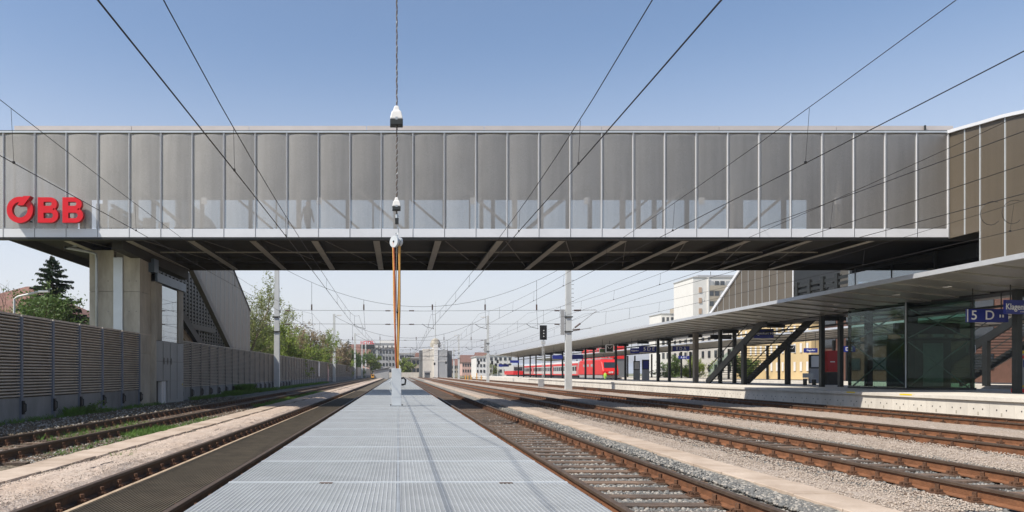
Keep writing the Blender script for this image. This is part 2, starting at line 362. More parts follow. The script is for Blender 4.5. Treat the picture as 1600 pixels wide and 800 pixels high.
# loose stones lying on the beds, close to the camera
import numpy as np
rng = np.random.default_rng(3)
def stones(name, label, cat, zones, matn, mats):
    ico_v = []; t = (1+5**.5)/2
    ico_v = np.array([(-1,t,0),(1,t,0),(-1,-t,0),(1,-t,0),(0,-1,t),(0,1,t),(0,-1,-t),(0,1,-t),(t,0,-1),(t,0,1),(-t,0,-1),(-t,0,1)])/1.9
    ico_f = np.array([(0,11,5),(0,5,1),(0,1,7),(0,7,10),(0,10,11),(1,5,9),(5,11,4),(11,10,2),(10,7,6),(7,1,8),(3,9,4),(3,4,2),(3,2,6),(3,6,8),(3,8,9),(4,9,5),(2,4,11),(6,2,10),(8,6,7),(9,8,1)])
    V = []; F = []; M = []; nb = 0
    for (x0, x1, y0, y1, n, s0, s1, z, mi) in zones:
        u = rng.random(n); yv = 1/((1/y0)*(1-u)+(1/y1)*u)  # denser near the camera
        xv = x0+(x1-x0)*rng.random(n); sz = s0+(s1-s0)*rng.random(n)
        for k in range(n):
            sc = sz[k]*(.6+.6*rng.random(3)); sc[2] *= .8
            v = ico_v*(.8+.4*rng.random((12,1)))*sc
            a = rng.random()*6.28; c, s_ = math.cos(a), math.sin(a)
            v = v @ np.array([[c,-s_,0],[s_,c,0],[0,0,1]])
            v += (xv[k], yv[k], z+rng.random()*.018)
            V.append(v); F.append(ico_f+nb); M += [mi if rng.random() > .3 else (mi+1) % len(mats)]*20; nb += 12
    V = np.concatenate(V).astype(np.float32); F = np.concatenate(F).astype(np.int32)
    me = bpy.data.meshes.new(name); me.vertices.add(len(V)); me.vertices.foreach_set('co', V.ravel())
    me.loops.add(F.size); me.loops.foreach_set('vertex_index', F.ravel())
    me.polygons.add(len(F)); me.polygons.foreach_set('loop_start', np.arange(0, F.size, 3, dtype=np.int32)); me.polygons.foreach_set('loop_total', np.full(len(F), 3, dtype=np.int32))
    for m_ in mats: me.materials.append(MATS[m_])
    me.polygons.foreach_set('material_index', np.array(M, dtype=np.int32)); me.update(); me.validate()
    o = bpy.data.objects.new(name, me); COL.objects.link(o); tag(o, label, cat, kind='stuff')
mat('stone_a', (.13, .13, .125), .9, var=.35, scale=30); mat('stone_b', (.29, .27, .24), .9, var=.3, scale=30); mat('stone_c', (.36, .305, .255), .9, var=.25, scale=40)
mat('stone_d', (.12, .095, .065), .9, var=.4, scale=30)
Z = [(2.40,3.68,7.4,40,15000,.018,.034,-.212,0),(3.9,4.32,7.4,40,5600,.016,.032,-.198,0),(4.3,4.68,7.4,40,5600,.014,.030,-.135,0),
     (6.3,6.9,8,38,3600,.016,.032,-.205,0),(7.1,8.4,8.5,40,5600,.016,.032,-.21,0),(8.55,9.1,10,40,2600,.016,.032,-.20,0),(11.2,13.3,13,44,3600,.016,.032,-.20,0)]
stones('ballast_stones', 'grey crushed stones lying between the sleepers right of the walkway', 'ballast', Z, None, ['stone_a','stone_b'])
mat('stone_e', (.26, .21, .17), .9, var=.35, scale=40)
Z = [(5.2,6.45,8,36,9500,.008,.016,-.108,0),(9.1,11.0,11,40,9000,.008,.017,-.098,0),(-5.1,-4.2,8,30,3000,.006,.011,-.068,0)]
stones('gravel_chips', 'fine beige gravel chips strewn between the tracks', 'gravel', Z, None, ['stone_c','stone_e'])
Z = [(-6.9,-5.85,13,40,3000,.02,.036,-.19,0),(-8.3,-7.0,15,36,1800,.02,.035,-.20,0),(-10.6,-8.6,17,44,3200,.02,.04,-.05,0)]
stones('brown_stones', 'brown and grey stones strewn along the far left track and wall foot', 'ballast', Z, None, ['stone_d','stone_b','stone_a'])

# ------------------------------------------------------------ tracks
rail_poly = [(-.075,-.172),(.075,-.172),(.075,-.158),(.013,-.140),(.011,-.050),(.036,-.038),(.036,-.004),(.030,0),(-.030,0),(-.036,-.004),(-.036,-.038),(-.011,-.050),(-.013,-.140),(-.075,-.158)]
def rail_mesh(side_mat):
    m = MB().m(side_mat); m.m('rail_head'); m.m(side_mat)
    n = len(rail_poly); m.v = [(x, -15, z) for x, z in rail_poly]+[(x, 420, z) for x, z in rail_poly]
    for i in range(n):
        m.f.append((i, (i+1)%n, (i+1)%n+n, i+n)); m.mi.append(1 if i in (5,6,7,8,9) else 0)
    m.f.append(tuple(range(n-1,-1,-1))); m.f.append(tuple(range(n, 2*n))); m.mi += [0, 0]
    return m.mesh('rail')
RM = {'rust': rail_mesh('rail_rust'), 'dark': rail_mesh('rail_dark')}
s = B('sleeper').box(-1.28,1.28,-.125,.125,-.30,-.168); SL = s.mesh('sleeper')
s = B('sleeper').box(-.43,.43,-.13,.13,-.30,-.165); SLs = s.mesh('sleeper')
f = B('fastening').box(-.19,.19,-.10,.10,-.168,-.153)
for sx in (-1,1):
    f.box(sx*.075, sx*.135, -.065, .065, -.153, -.112); f.tube([(sx*.105,0,-.12),(sx*.105,0,-.052)], .027, 6); f.tube([(sx*.155,.04,-.153),(sx*.155,.04,-.115)], .02, 5); f.tube([(sx*.155,-.04,-.153),(sx*.155,-.04,-.115)], .02, 5)
FA = f.mesh('rail_fastening')
LBL = {'L2': 'rusty track beside the noise wall, leftmost of all', 'L1': 'track left of the steel walkway with a ribbed mat between its rails',
       'R1': 'rusty track with bare wooden sleepers right beside the steel walkway', 'R2': 'second rusty track right of the walkway',
       'R3': 'third rusty track right of the walkway, before the light masts', 'R4': 'rusty track running along the concrete platform edge'}
for key, (a, b) in RAILS.items():
    t = thing('railway_track', LBL[key], 'railway track', ((a+b)/2, 0, 0), group='parallel station tracks')
    hw = (b-a)/2; rm = RM['dark' if key in ('L1','L2') else 'rust']  # left tracks take the dark copy, its colour holding their sides' shade
    inst(rm, 'rail', t, (-hw,0,0)); inst(rm, 'rail', t, (hw,0,0))
    y0 = {'L2': 13, 'L1': 7, 'R1': 7, 'R2': 9, 'R3': 15, 'R4': 22}[key]
    for i in range(72):
        sl = inst(SL, 'sleeper', t, ((R.random()-.5)*.05, y0+.6*i+(R.random()-.5)*.03, (R.random()-.5)*.006), rz=(R.random()-.5)*.02)
        for q in (-hw, hw): inst(FA, 'rail_fastening', sl, (q-sl.location.x, 0, 0))
    rest = B('sleeper')
    for i in range(72, 72+160): rest.box(-1.3,1.3,y0+.6*i-.13,y0+.6*i+.13,-.30,-.165)
    o = rest.build('sleepers_beyond', t); o['kind'] = 'stuff'
    if key == 'L1':
        q = B('tread').box(-.34,.66,5,150,-.19,-.075)
        for k in range(24): q.box(-.33+k*.041,-.315+k*.041,5,60,-.075,-.067)
        q.build('ribbed_mat', t)
        k = 0; yy = 5
        while yy < 60: B('wood').box(-.41+R.random()*.01,-.35,yy,yy+2.38,-.19,-.070+R.random()*.008).build('edge_plank', t); yy += 2.4
    if key == 'R1':
        for q in (-hw, hw):
            yy = 21.3+ (0 if q > 0 else .4)
            fp = B('rail_dark')
            for sx in (-1,1): fp.box(q+sx*.014, q+sx*.04, yy-.35, yy+.35, -.13, -.05)
            fp.build('fishplate', t)

def strip(name, label, x0, x1, z, y0, y1, L, grp):
    t = thing(name, label, 'cable trough', (0,0,0)); yy = y0; n = 0; rest = None
    while yy < y1:
        j = (R.random()-.5)*.03; dz = (R.random()-.5)*.012; l = L if n < 95 else L*20
        mbx = B('slab').box(x0+j, x1+j, yy+.008, yy+l-.008, z-.08, z+dz)
        mbx.build('concrete_cover', t, bevel=.008 if n < 40 else 0); yy += l; n += 1
strip('cable_trough', 'row of pinkish concrete covers between the two left tracks', -5.80, -5.18, -.065, 5, 130, .5, None)
strip('cable_trough', 'row of tan concrete covers between two right tracks', 4.70, 5.24, -.075, 5, 140, 1.0, None)

# ------------------------------------------------------------ service walkway
DK = .43
t = thing('service_walkway', 'raised walkway of light grey steel gratings running between the two middle tracks', 'walkway', (0,0,0))
PL = 1.54
gp = B('grate_fill').box(-.70,.70,.004,PL-.004,-.022,-.010)
gp.m('grate_bar'); nb = 43
for i in range(nb):
    x = -.70+1.4*i/(nb-1); gp.box(x-.0030, x+.0030, .004, PL-.004, -.03, -.002)

for i in range(1,46): gp.box(-.70,.70,i*PL/46-.0035,i*PL/46+.0035,-.02,-.0035)
gp.m('white_steel').box(-.7195,.7195,0,.022,-.03,.004); gp.box(-.7195,.7195,PL-.022,PL-.002,-.03,.004); gp.m('galv').box(-.7195,-.707,.022,PL-.022,-.03,-.002); gp.box(.707,.7195,.022,PL-.022,-.03,-.002)
GP = gp.mesh('grating_panel')
k = 0; yy = 3.35
for i in range(50):
    for sx in (-.72,.72): inst(GP, 'grating_panel', t, (sx, yy+i*PL, DK+(R.random()-.5)*.003))
far = B('grate_fill'); ye = yy+50*PL; far.box(-1.42,1.42,ye,175,DK-.022,DK-.01).m('grate_bar')
for i in range(60): far.box(-1.42,1.42,ye+i*PL,ye+i*PL+.03,DK-.02,DK)
for i in range(43): far.box(-1.42+i*.0667,-1.42+i*.0667+.01,ye,175,DK-.02,DK-.002)
o = far.build('grating_beyond', t); o['kind'] = 'stuff'
for sx in (-1.40,1.40): B('galv').box(sx-.03,sx+.03,3.3,175,DK-.22,DK-.03).build('edge_beam', t)
for i in range(40):
    yq = 4+i*3.08
    B('galv').box(-1.35,1.35,yq-.04,yq+.04,DK-.2,DK-.05).build('cross_beam', t)
    for sx in (-1.2,1.2): B('galv').box(sx-.05,sx+.05,yq-.05,yq+.05,-.4,DK-.2).build('leg', t)
# small recessed lifting plates in the deck
for (px, py) in ((510,754),(790,754)):
    Y = .93*K/(py-583); x = (px-622)/K*Y
    B('rail_dark').box(x-.055,x+.055,Y-.035,Y+.035,DK-.004,DK+.004).build('lifting_plate', t)
for (px, py) in ((662,602),(690,588),(672,596)):
    pass

# hydrant post with hoses
HX, HY = (619.5-622)/K*21.3, 21.3
t = thing('supply_post', 'slim light grey steel post bolted to the walkway deck', 'service post', (HX, HY, DK))
B('white_steel').box(-.135,.135,-.10,.10,.02,1.06).build('post_box', t, bevel=.008)
B('galv').box(-.19,.19,-.15,.15,0,.018).build('base_plate', t)
B('galv').box(-.137,.137,-.104,-.100,.26,.265).build('panel_joint', t)
B('steel_dark').tube([(.135,0,.78),(.20,-.05,.80),(.26,-.05,.74),(.24,-.05,.62),(.15,0,.60)], .028, 8).build('hose_coupling', t, smooth=True)
B('galv').tube([(-.14,-.02,.75),(-.19,-.02,.68),(-.15,-.02,.58),(-.20,-.02,.48),(-.15,-.02,.38)], .012, 6).build('chain', t)
bo = B('steel_dark')
for a_, b_ in ((-.16,-.12),(.16,-.12),(-.16,.12),(.16,.12)): B('steel_dark').tube([(a_,b_,.018),(a_,b_,.05)], .016, 6).build('bolt', t)
top = DK+1.06; zp = CZ+(583-378)*HY/K
t = thing('hose_bundle', 'tan and red supply hoses hanging from the pulley down into the grey post', 'hoses', (HX, HY, top))
zt = zp-top
hs = [('hose_tan',-.115,-.02,.02,-.03),('hose_red',-.075,-.05,.0,-.05),('hose_tan',.115,.03,.04,.0),('hose_tan',.085,-.03,.055,-.04),('hose_grey',.0,.0,.02,-.02),('hose_tan',.06,.05,.03,.03)]
for m_, x1, y1, x0, y0_ in hs:
    pts = []
    for i in range(15):
        q = i/14; xx = x0+(x1-x0)*(q**.8)+.012*math.sin(q*7+x1*40); pts.append((xx, y0_+(y1-y0_)*q, zt*q-.05*(1-q)))
    B(m_).tube(pts, .022 if m_ != 'hose_grey' else .012, 8).build('hose', t, smooth=True)
B('black').tube([(.0,-.02,zt*.44),(.09,-.02,zt*.46)], .03, 8).build('hose_clamp', t)
t = thing('hose_pulley', 'white double pulley wheel carrying the hoses below the swivel hook', 'pulley', (HX, HY, zp))
for sx, yo in ((-.045,-.05),(.075,.02)):
    d = B('white_steel'); d.tube([(sx-.035,yo-.03,.0),(sx+.02,yo+.02,.0)], .165 if sx < 0 else .13, 24); o = d.build('pulley_wheel', t, smooth=False)
    B('steel_dark').tube([(sx-.042,yo-.038,.0),(sx+.0,yo-.0,0)], .03, 8).build('axle', o)
B('galv').box(-.02,.05,-.02,.02,.08,.20).build('fork', t)
def zz(py): return CZ+(583-py)*HY/K
t = thing('suspension_cable', 'twisted rusty cable hanging from above the frame to the hook', 'cable', (HX+.01, HY, 0))
pts = [(.01*math.sin(i*2.1), .01*math.cos(i*1.7), zz(345)+ (13.0-zz(345))*i/60) for i in range(61)]
B('rope').tube(pts, .021, 6).build('cable', t)
pts = [(.024*math.cos(i*.9), .024*math.sin(i*.9), zz(345)+(13.0-zz(345))*i/300) for i in range(301)]
B('galv').tube(pts, .008, 4).build('cable_strand', t)
B('steel_dark').box(-.05,.05,-.05,.05,zz(350),zz(341)).build('swivel', t)
B('galv').tube([(0,0,zz(341)),(0,0,zz(335))], .045, 8).build('swivel_cap', t)
B('galv').tube([(0,0,zz(352)),(.04,0,zz(358)),(.05,0,zz(364)),(.0,0,zz(368)),(-.03,0,zz(364))], .016, 6).build('hook', t)
def weight(py0, py1, wpx, label):
    h = (py1-py0)*HY/K; w_ = wpx*HY/K/2; z1 = zz(py0)
    t = thing('cable_weight', label, 'weight', (HX, HY, zz(py1)), group='white weights on the hanging cable')
    b = B('lamp_body')
    prof_ = [(w_*.97,h*.28),(w_*.96,h*.36),(w_*.72,h*.68),(w_*.50,h*.74),(w_*.34,h*.95),(w_*.14,h)]
    rings = []
    for (r, z) in prof_: rings.append([(r,-r*.8,z),(r,r*.8,z),(-r,r*.8,z),(-r,-r*.8,z)])
    vs = [p for r in rings for p in r]; fs = [(3,2,1,0)]+[(i*4+k,i*4+(k+1)%4,(i+1)*4+(k+1)%4,(i+1)*4+k) for i in range(len(rings)-1) for k in range(4)]+[(len(vs)-4,len(vs)-3,len(vs)-2,len(vs)-1)]
    b.add(vs, fs); b.build('cover', t, bevel=.02)
    B('steel_column').box(-w_,w_,-w_*.8,w_*.8,0,h*.28).build('weight_base', t, bevel=.012)
    B('galv').box(-.03,.03,-w_*.82,-w_*.78,h*.24,h*.38).build('latch', t)
weight(165, 197, 20, 'larger white cable weight seen against the sky above the bridge')
weight(308, 329, 13, 'smaller white cable weight hanging in front of the bridge facade')
# ------------------------------------------------------------ footbridge
BY0, BY1 = 29.7, 38.7; ZB = 6.65; X0 = -15.51; PT = 1.2377; NP = 30
XE = X0+PT*NP   # 21.62
br = thing('station_footbridge', 'long footbridge clad in grey perforated panels crossing above all tracks', 'footbridge', (0,0,0))
def bowed(m_, x0, x1, bow=.030, n=10):
    b = B(m_); vs = []; fs = []
    for i in range(n+1):
        u = i/n; x = x0+(x1-x0)*u; d = bow*(1-(2*u-1)**2)
        vs += [(x,-.012-d,7.06),(x,-.012-d,10.74)]
    for i in range(n): fs.append((i*2,(i+1)*2,(i+1)*2+1,i*2+1))
    b.add(vs, fs); me = b.mesh('mesh_panel'); me.polygons.foreach_set('use_smooth', [True]*len(me.polygons)); return me
pm = bowed('mesh_grey', .035, PT-.035)
mu = B('fascia').box(-.024,.024,-.05,.05,6.70,10.80); mu.m('steel_dark').box(-.007,.007,-.056,-.05,6.70,10.80); mu = mu.mesh('mullion')
fa = B('fascia').box(.012, PT-.012, -.045, .02, 6.70, 7.035).mesh('fascia_panel')
for i in range(-1, NP):
    if i == -1:
        B('mesh_grey').box(X0-.9,X0-.045,BY0-.012,BY0+.012,7.06,10.74).build('mesh_panel', br)
        B('fascia').box(X0-.9,X0-.012,BY0-.045,BY0+.02,6.70,7.035).build('fascia_panel', br); continue
    inst(pm, 'mesh_panel', br, (X0+i*PT, BY0, 0)); inst(fa, 'fascia_panel', br, (X0+i*PT, BY0, 0))
for i in range(NP+1): inst(mu, 'mullion', br, (X0+i*PT, BY0, 0))
B('alu').box(X0-.9,XE,BY0-.06,BY0+.06,10.803,10.87).build('top_rail', br)
B('steel_dark').box(X0-.9,XE,BY0-.03,BY0+.03,10.872,10.905).build('shadow_gap', br)
B('steel_dark').box(X0-.9,XE,BY0-.03,BY0+.25,6.62,6.695).build('bottom_edge', br)
px0 = X0-.9
for i in range(8):
    a = -15.35+i*4.7; b = min(a+4.68, 22.2); B('parapet').box(a,b,BY0+.5,BY0+.56,10.90,11.25).build('parapet_panel', br)
B('steel_column').box(21.0,21.06,BY0+.42,BY0+.46,10.93,11.25).build('parapet_pipe', br)
B('roof_grey').box(X0-.9,31,BY0+.07,BY1+.2,10.72,10.90).build('roof', br)
B('ceiling').box(X0-.85,31,BY0+.10,BY1,10.42,10.50).build('ceiling', br)
B('concrete').box(X0-.3,31,BY0+.10,BY1,6.95,7.06).build('floor', br)
for i in range(7):
    a_ = BY0+.05+i*1.28
    B('mesh_grey').box(X0-.91,X0-.89,a_+.03,min(a_+1.25,BY1),7.06,10.74).build('end_mesh_panel', br)
    B('fascia').box(X0-.93,X0-.87,a_-.03,a_+.03,7.06,10.80).build('end_mullion', br)
# rear side: glass between brown posts
B('post_brown').box(X0-.9,31,BY1-.05,BY1+.1,10.25,10.42).build('rear_top_beam', br)
pst = B('post_brown').box(-.09,.09,-.1,.1,7.06,10.42).mesh('rear_post'); pst2 = B('post_brown').box(-.035,.035,-.04,.04,7.06,10.42).mesh('rear_glazing_bar')
gl = B('glass_clear').box(0,2.47,-.01,.01,7.10,10.25).mesh('rear_glass')
for i in range(15):
    x = X0+i*2*PT
    inst(pst, 'rear_post', br, (x+.55, BY1-.12, 0)); inst(gl, 'rear_glass', br, (x+.58, BY1+.02, 0))
    if i % 2: inst(pst2, 'rear_glazing_bar', br, (x+1.85, BY1-.02, 0))
# trusses inside
for yq in (BY0+.75, BY1-.65):
    off = .5 if yq < 34 else 0
    for i in range(8):
        xa = -13.2+i*4.35+off; mid = 4.9
        B('post_brown').box(xa-.09,xa+.09,yq-.1,yq+.1,7.06,10.42).build('truss_post', br)
        if xa+4.35 < 20:
            if xa+2 < mid: B('post_brown').bar((xa+.5,yq,10.35),(xa+4.3,yq,7.1),.07,.10).build('truss_diagonal', br)
            else: B('post_brown').bar((xa+.5,yq,7.1),(xa+4.3,yq,10.35),.07,.10).build('truss_diagonal', br)
B('ceiling').box(5.2,30,BY1-.10,BY1-.06,9.7,10.42).build('rear_panel', br) if False else None
for px in (319,499,738,917,1096,1309):
    p = P(px, 314, 30.25); B('lamp_body').box(p.x-.10,p.x+.10,30.2,30.3,p.z-.13,p.z+.13).build('wall_lamp', br)
# pale slanting wall of the stair flight seen through the left end
for i in range(9):
    x = -15.3+i*.75; zt_ = 10.0-.30*i*.75; B('build_white').box(x,x+.5,BY1-2.3,BY1-2.2,7.06,zt_-.25*(1 if i<6 else 1)).build('inner_panel', br)
B('ceiling').box(20.7,31,BY1-.5,BY1-.42,7.06,10.4).build('inner_wall_panel', br)
# underside
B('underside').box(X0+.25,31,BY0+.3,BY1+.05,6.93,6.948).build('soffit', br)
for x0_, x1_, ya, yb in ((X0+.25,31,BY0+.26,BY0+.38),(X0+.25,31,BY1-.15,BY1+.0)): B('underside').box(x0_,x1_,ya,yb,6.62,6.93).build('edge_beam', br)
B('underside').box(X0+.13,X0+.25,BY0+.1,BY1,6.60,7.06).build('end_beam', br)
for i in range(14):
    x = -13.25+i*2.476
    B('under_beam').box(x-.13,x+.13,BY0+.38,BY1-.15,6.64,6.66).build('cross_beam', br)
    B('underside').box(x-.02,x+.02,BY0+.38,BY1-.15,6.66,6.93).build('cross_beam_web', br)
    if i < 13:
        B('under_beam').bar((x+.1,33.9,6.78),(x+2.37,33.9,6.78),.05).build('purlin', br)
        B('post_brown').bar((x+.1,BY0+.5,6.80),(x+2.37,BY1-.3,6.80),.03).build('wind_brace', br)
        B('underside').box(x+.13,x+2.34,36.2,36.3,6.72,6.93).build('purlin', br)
# drain pipe under the bridge and down the pier
p = B('galv'); pts = [P(112,376,31.0)+Vector((0,0,.1)), P(108,381,31.0), P(94,380,31.0), P(124,391,32.2), P(146,392,32.2)]
pts = [(-13.3,31.2,6.9),(-13.3,31.2,6.62),(-13.75,31.2,6.55),(-13.05,32.1,6.5),(-12.85,32.12,6.42),(-12.82,32.12,6.2),(-12.82,32.12,0)]
tag(p.tube(pts,.06,8).build('drain_pipe', smooth=True), 'galvanised drain pipe running down the left concrete pier', 'pipe')
# pier
pr = thing('bridge_pier', 'tall board marked concrete pier carrying the left end of the footbridge', 'pier', (-12.1,32.3,0))
for (a,b) in ((-1.10,-.06),(.35,1.06)):
    for (z0,z1) in ((-.3,2.2),(2.2,4.85),(4.85,6.62)): B('concrete').box(a,b,0,2.2,z0+.006,z1-.006).build('pier_block', pr)
B('concrete').box(-.06,.35,.25,2.2,-.3,6.6).build('pier_core', pr)
B('alu').box(-.05,.34,-.08,.25,-.3,6.3).build('steel_channel', pr)
# lift shaft under the bridge
sh = thing('lift_shaft', 'concrete lift tower with a tall glass slot standing in the noise wall line', 'lift tower', (0,0,0))
B('concrete').box(-12.0,-10.86,33.75,33.95,0.0,5.83).build('front_wall', sh)
for (a,b) in ((33.95,34.75),(37.35,38.2)): B('concrete').box(-11.1,-10.86,a,b,1.95+.9,5.45).build('side_pillar', sh)
B('shaft_panel').box(-11.1,-10.86,33.95,38.2,1.0,2.83).build('upper_cladding', sh)
B('shaft_panel').box(-11.1,-10.86,35.6,38.2,-.3,.994).build('lower_cladding', sh)
B('black').box(-11.6,-11.1,33.95,35.6,-.3,.994).build('door_recess', sh)
B('fascia').box(-11.1,-10.93,34.9,35.58,-.3,.98).build('door', sh)
B('glass_sky').box(-10.93,-10.90,34.76,37.34,2.85,5.40).build('glass_slot', sh)
B('build_grey').box(-12.0,-11.5,34.0,38.2,0.0,5.40).build('back_wall', sh)
for yq in (-.85,-.3,.6,.9):
    for z in (1.0,2.0,3.0,4.0,5.3): B('concrete_wall').box(yq-.02,yq+.02,-.004,.002,z-.02,z+.02).build('tie_hole', pr)
for q in (35.0,35.55,36.1):
    pts=[(-10.84,q+.10*math.cos(a*math.pi/6),1.92+.17*math.sin(a*math.pi/6)) for a in range(12)]
    B('black').face(pts).build('vent_hole', sh)
for z in (1.9,): B('steel_dark').box(-10.858,-10.852,33.95,38.2,z-.006,z+.006).build('cladding_joint', sh)
for q in (34.9,36.0,37.1): B('steel_dark').box(-10.858,-10.852,q-.006,q+.006,.1,2.8).build('cladding_joint', sh)
B('yellow').box(-10.84,-10.82,37.9,37.98,.75,.83).build('small_label', sh)
B('steel_blue').box(-11.42,-10.78,33.4,34.0,5.84,6.43).build('steel_cap', sh)
B('steel_blue').box(-11.2,-10.75,33.75,38.3,5.46,5.86).build('steel_cap', sh)
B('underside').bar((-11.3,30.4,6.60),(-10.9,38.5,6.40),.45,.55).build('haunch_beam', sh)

# left stair enclosure beyond the bridge
se = thing('stair_enclosure', 'bronze clad sloping stair tube descending behind the left noise wall', 'stair tower', (0,0,0))
XS = -11.75
def zbot(y): return 7.25-.43*(y-44)
def ztop(y): return min(11.0, 8.7-.40*(y-54))
y_ = 40.0
while y_ < 60:
    y2 = y_+1.25
    B('mesh_bronze_left').add([(XS,y_+.02,zbot(y_)),(XS,y2-.02,zbot(y2)),(XS,y2-.02,ztop(y2)),(XS,y_+.02,ztop(y_)),(XS-.05,y_+.02,zbot(y_)),(XS-.05,y2-.02,zbot(y2)),(XS-.05,y2-.02,ztop(y2)),(XS-.05,y_+.02,ztop(y_))],
        [(0,1,2,3),(7,6,5,4),(0,4,5,1),(1,5,6,2),(2,6,7,3),(3,7,4,0)]).build('cladding_panel', se)
    B('alu').box(XS-.01,XS+.012,y_-.015,y_+.015,zbot(y_),ztop(y_)).build('cladding_joint', se)
    y_ = y2
B('post_brown').bar((XS-.1,40,zbot(40)-.15),(XS-.1,60,zbot(60)-.15),.30,.42).build('lower_beam', se)
B('post_brown').bar((XS-3.2,40,zbot(40)-.15),(XS-3.2,60,zbot(60)-.15),.30,.42).build('lower_beam', se)
B('steel_dark').bar((XS,49,ztop(49)),(XS,60,ztop(60)),.1,.1).build('top_trim', se)
B('wood').bar((-13.6,44,5.0),(-12.9,49,2.4),.28,.5).build('inner_string', se)
B('steel_dark').bar((-13.3,41,7.0),(-12.6,50,2.4),.25,.5).build('inner_string', se)
# lattice screen with light showing through its holes
lt = thing('lattice_screen', 'dark pierced screen wall with rows of small openings inside the left stair tube', 'screen wall', (XS-3.4,0,0))
q = B('steel_dark')
yy = 40.0
while yy < 68.0:
    q.box(-.10,.10,yy-.20,yy+.20,.5,9.9 if yy < 54 else 8.6); yy += .85
for j in range(36):
    z = .8+j*.27; ye = 67.4 if z < 8.6 else 54.0
    q.box(-.08,.08,40,ye,z-.065,z+.065)
q.build('lattice', lt)
B('steel_dark').box(.13,.35,40,61,4.55,4.95).build('screen_rail', lt)
for yy in (50.0,56.0): B('steel_dark').box(.13,.40,yy-.17,yy+.17,-.3,4.54).build('screen_post', lt)

# ------------------------------------------------------------ letters on the facade
sg = thing('station_logo_sign', 'three big red block letters standing off the left end of the bridge facade', 'letter sign', (0,BY0-.28,0))
def pxz(px, py): return ((px-622)/K*(BY0-.28), CZ-(py-583)/K*(BY0-.28))
def curve_letter(splines, depth=.085):
    c = bpy.data.curves.new('letter', 'CURVE'); c.dimensions = '2D'; c.fill_mode = 'BOTH'; c.extrude = depth
    for pts in splines:
        sp = c.splines.new('POLY'); sp.points.add(len(pts)-1); sp.use_cyclic_u = True
        for i, (x, z) in enumerate(pts): sp.points[i].co = (x, z, 0, 1)
    o = bpy.data.objects.new('letter', c); COL.objects.link(o); me = bpy.data.meshes.new_from_object(o)
    bpy.data.objects.remove(o); bpy.data.curves.remove(c)
    me.transform(Matrix.Rotation(math.radians(90), 4, 'X')); me.materials.clear()
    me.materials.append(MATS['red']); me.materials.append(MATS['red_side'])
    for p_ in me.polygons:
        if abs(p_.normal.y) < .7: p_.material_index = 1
    me.update(); return me
def arc(cx, cy, r, a0, a1, n, ry=None): return [(cx+r*math.cos(math.radians(a0+(a1-a0)*i/n)), cy+(ry or r)*math.sin(math.radians(a0+(a1-a0)*i/n))) for i in range(n+1)]
ox, oz = pxz(32.5, 328.5); s_ = 1/K*(BY0-.28)
o = inst(curve_letter([arc(ox, oz, 20.5*s_, 0, 352.5, 47), arc(ox, oz, 12.0*s_, 0, 352.5, 47)]), 'letter_o', sg)
n_ = inst(curve_letter([[(ox-3*s_,oz+6.5*s_),(ox+7*s_,oz+21*s_),(ox+18*s_,oz+21*s_),(ox+7*s_,oz+6.5*s_)]], .15), 'notch_mark', sg); 
def letter_b(px):
    x, zt_ = pxz(px, 309); _, zb = pxz(px, 348.5); h = zt_-zb; w_ = 32*s_
    zm = zb+h*.53; r1 = (zt_-zm)/2+.03; r2 = (zm-zb)/2+.03; st = 9.0*s_
    out = [(x,zb)]+[(x+w_-r2*1.0,zb)]+arc(x+w_-r2, zb+r2, r2, -90, 70, 12)+arc(x+w_-r1-.05, zt_-r1, r1, -70, 90, 12)+[(x,zt_)]
    b1 = 7.0*s_
    i1 = [(x+st,zb+b1),(x+w_-r2,zb+b1)]+arc(x+w_-r2-.02, zb+r2-.01, r2-b1-.01, -80, 80, 8)+[(x+st,zb+2*r2-b1-.02)]
    i2 = [(x+st,zt_-2*r1+b1+.02),(x+w_-r1-.1,zt_-2*r1+b1+.02)]+arc(x+w_-r1-.07, zt_-r1+.01, r1-b1-.01, -80, 80, 8)+[(x+st,zt_-b1)]
    return inst(curve_letter([out, i1, i2]), 'letter_b', sg)
letter_b(60.5); letter_b(99)
for px in (30,45,75,112):
    x, z = pxz(px, 345); B('steel_dark').box(x-.02,x+.02,.1,.27,z-.02,z+.02).build('sign_bracket', sg)

# ------------------------------------------------------------ right hall attached to the bridge
hl = thing('station_hall', 'bronze clad hall with a curved roof edge joined to the right end of the footbridge', 'building', (0,0,0))
HXW = XE+.05
def roof_z(y):
    prof_ = [(14,5.2),(17,8.0),(20,9.0),(22.5,9.6),(24.5,10.05),(26.1,10.36),(26.94,10.5),(28.1,10.62),(28.9,10.72),(29.72,10.80)]
    for (a,za),(b,zb) in zip(prof_, prof_[1:]):
        if y <= b: return za+(zb-za)*(y-a)/(b-a)
    return 10.8
seam = [29.70,28.86,28.10,26.94,25.88,24.7,23.5,22.3,21.1,19.9,18.7,17.5,16.3,15.1,14.0]
for i, (b, a) in enumerate(zip(seam, seam[1:])):
    zb = 6.66 if i < 2 else 5.32
    B('mesh_bronze').add([(HXW,a+.02,zb),(HXW,b-.02,zb),(HXW,b-.02,roof_z(b)-.02),(HXW,a+.02,roof_z(a)-.02),(HXW+.04,a+.02,zb),(HXW+.04,b-.02,zb),(HXW+.04,b-.02,roof_z(b)-.02),(HXW+.04,a+.02,roof_z(a)-.02)],
       [(3,2,1,0),(4,5,6,7),(0,1,5,4),(2,3,7,6),(1,2,6,5),(3,0,4,7)]).build('wall_panel', hl)
    B('alu').box(HXW-.03,HXW+.03,b-.022,b+.022,zb,roof_z(b)).build('wall_mullion', hl)
yl = [14+i*.5 for i in range(32)]+[29.74]
rf = B('fascia')
vs = []
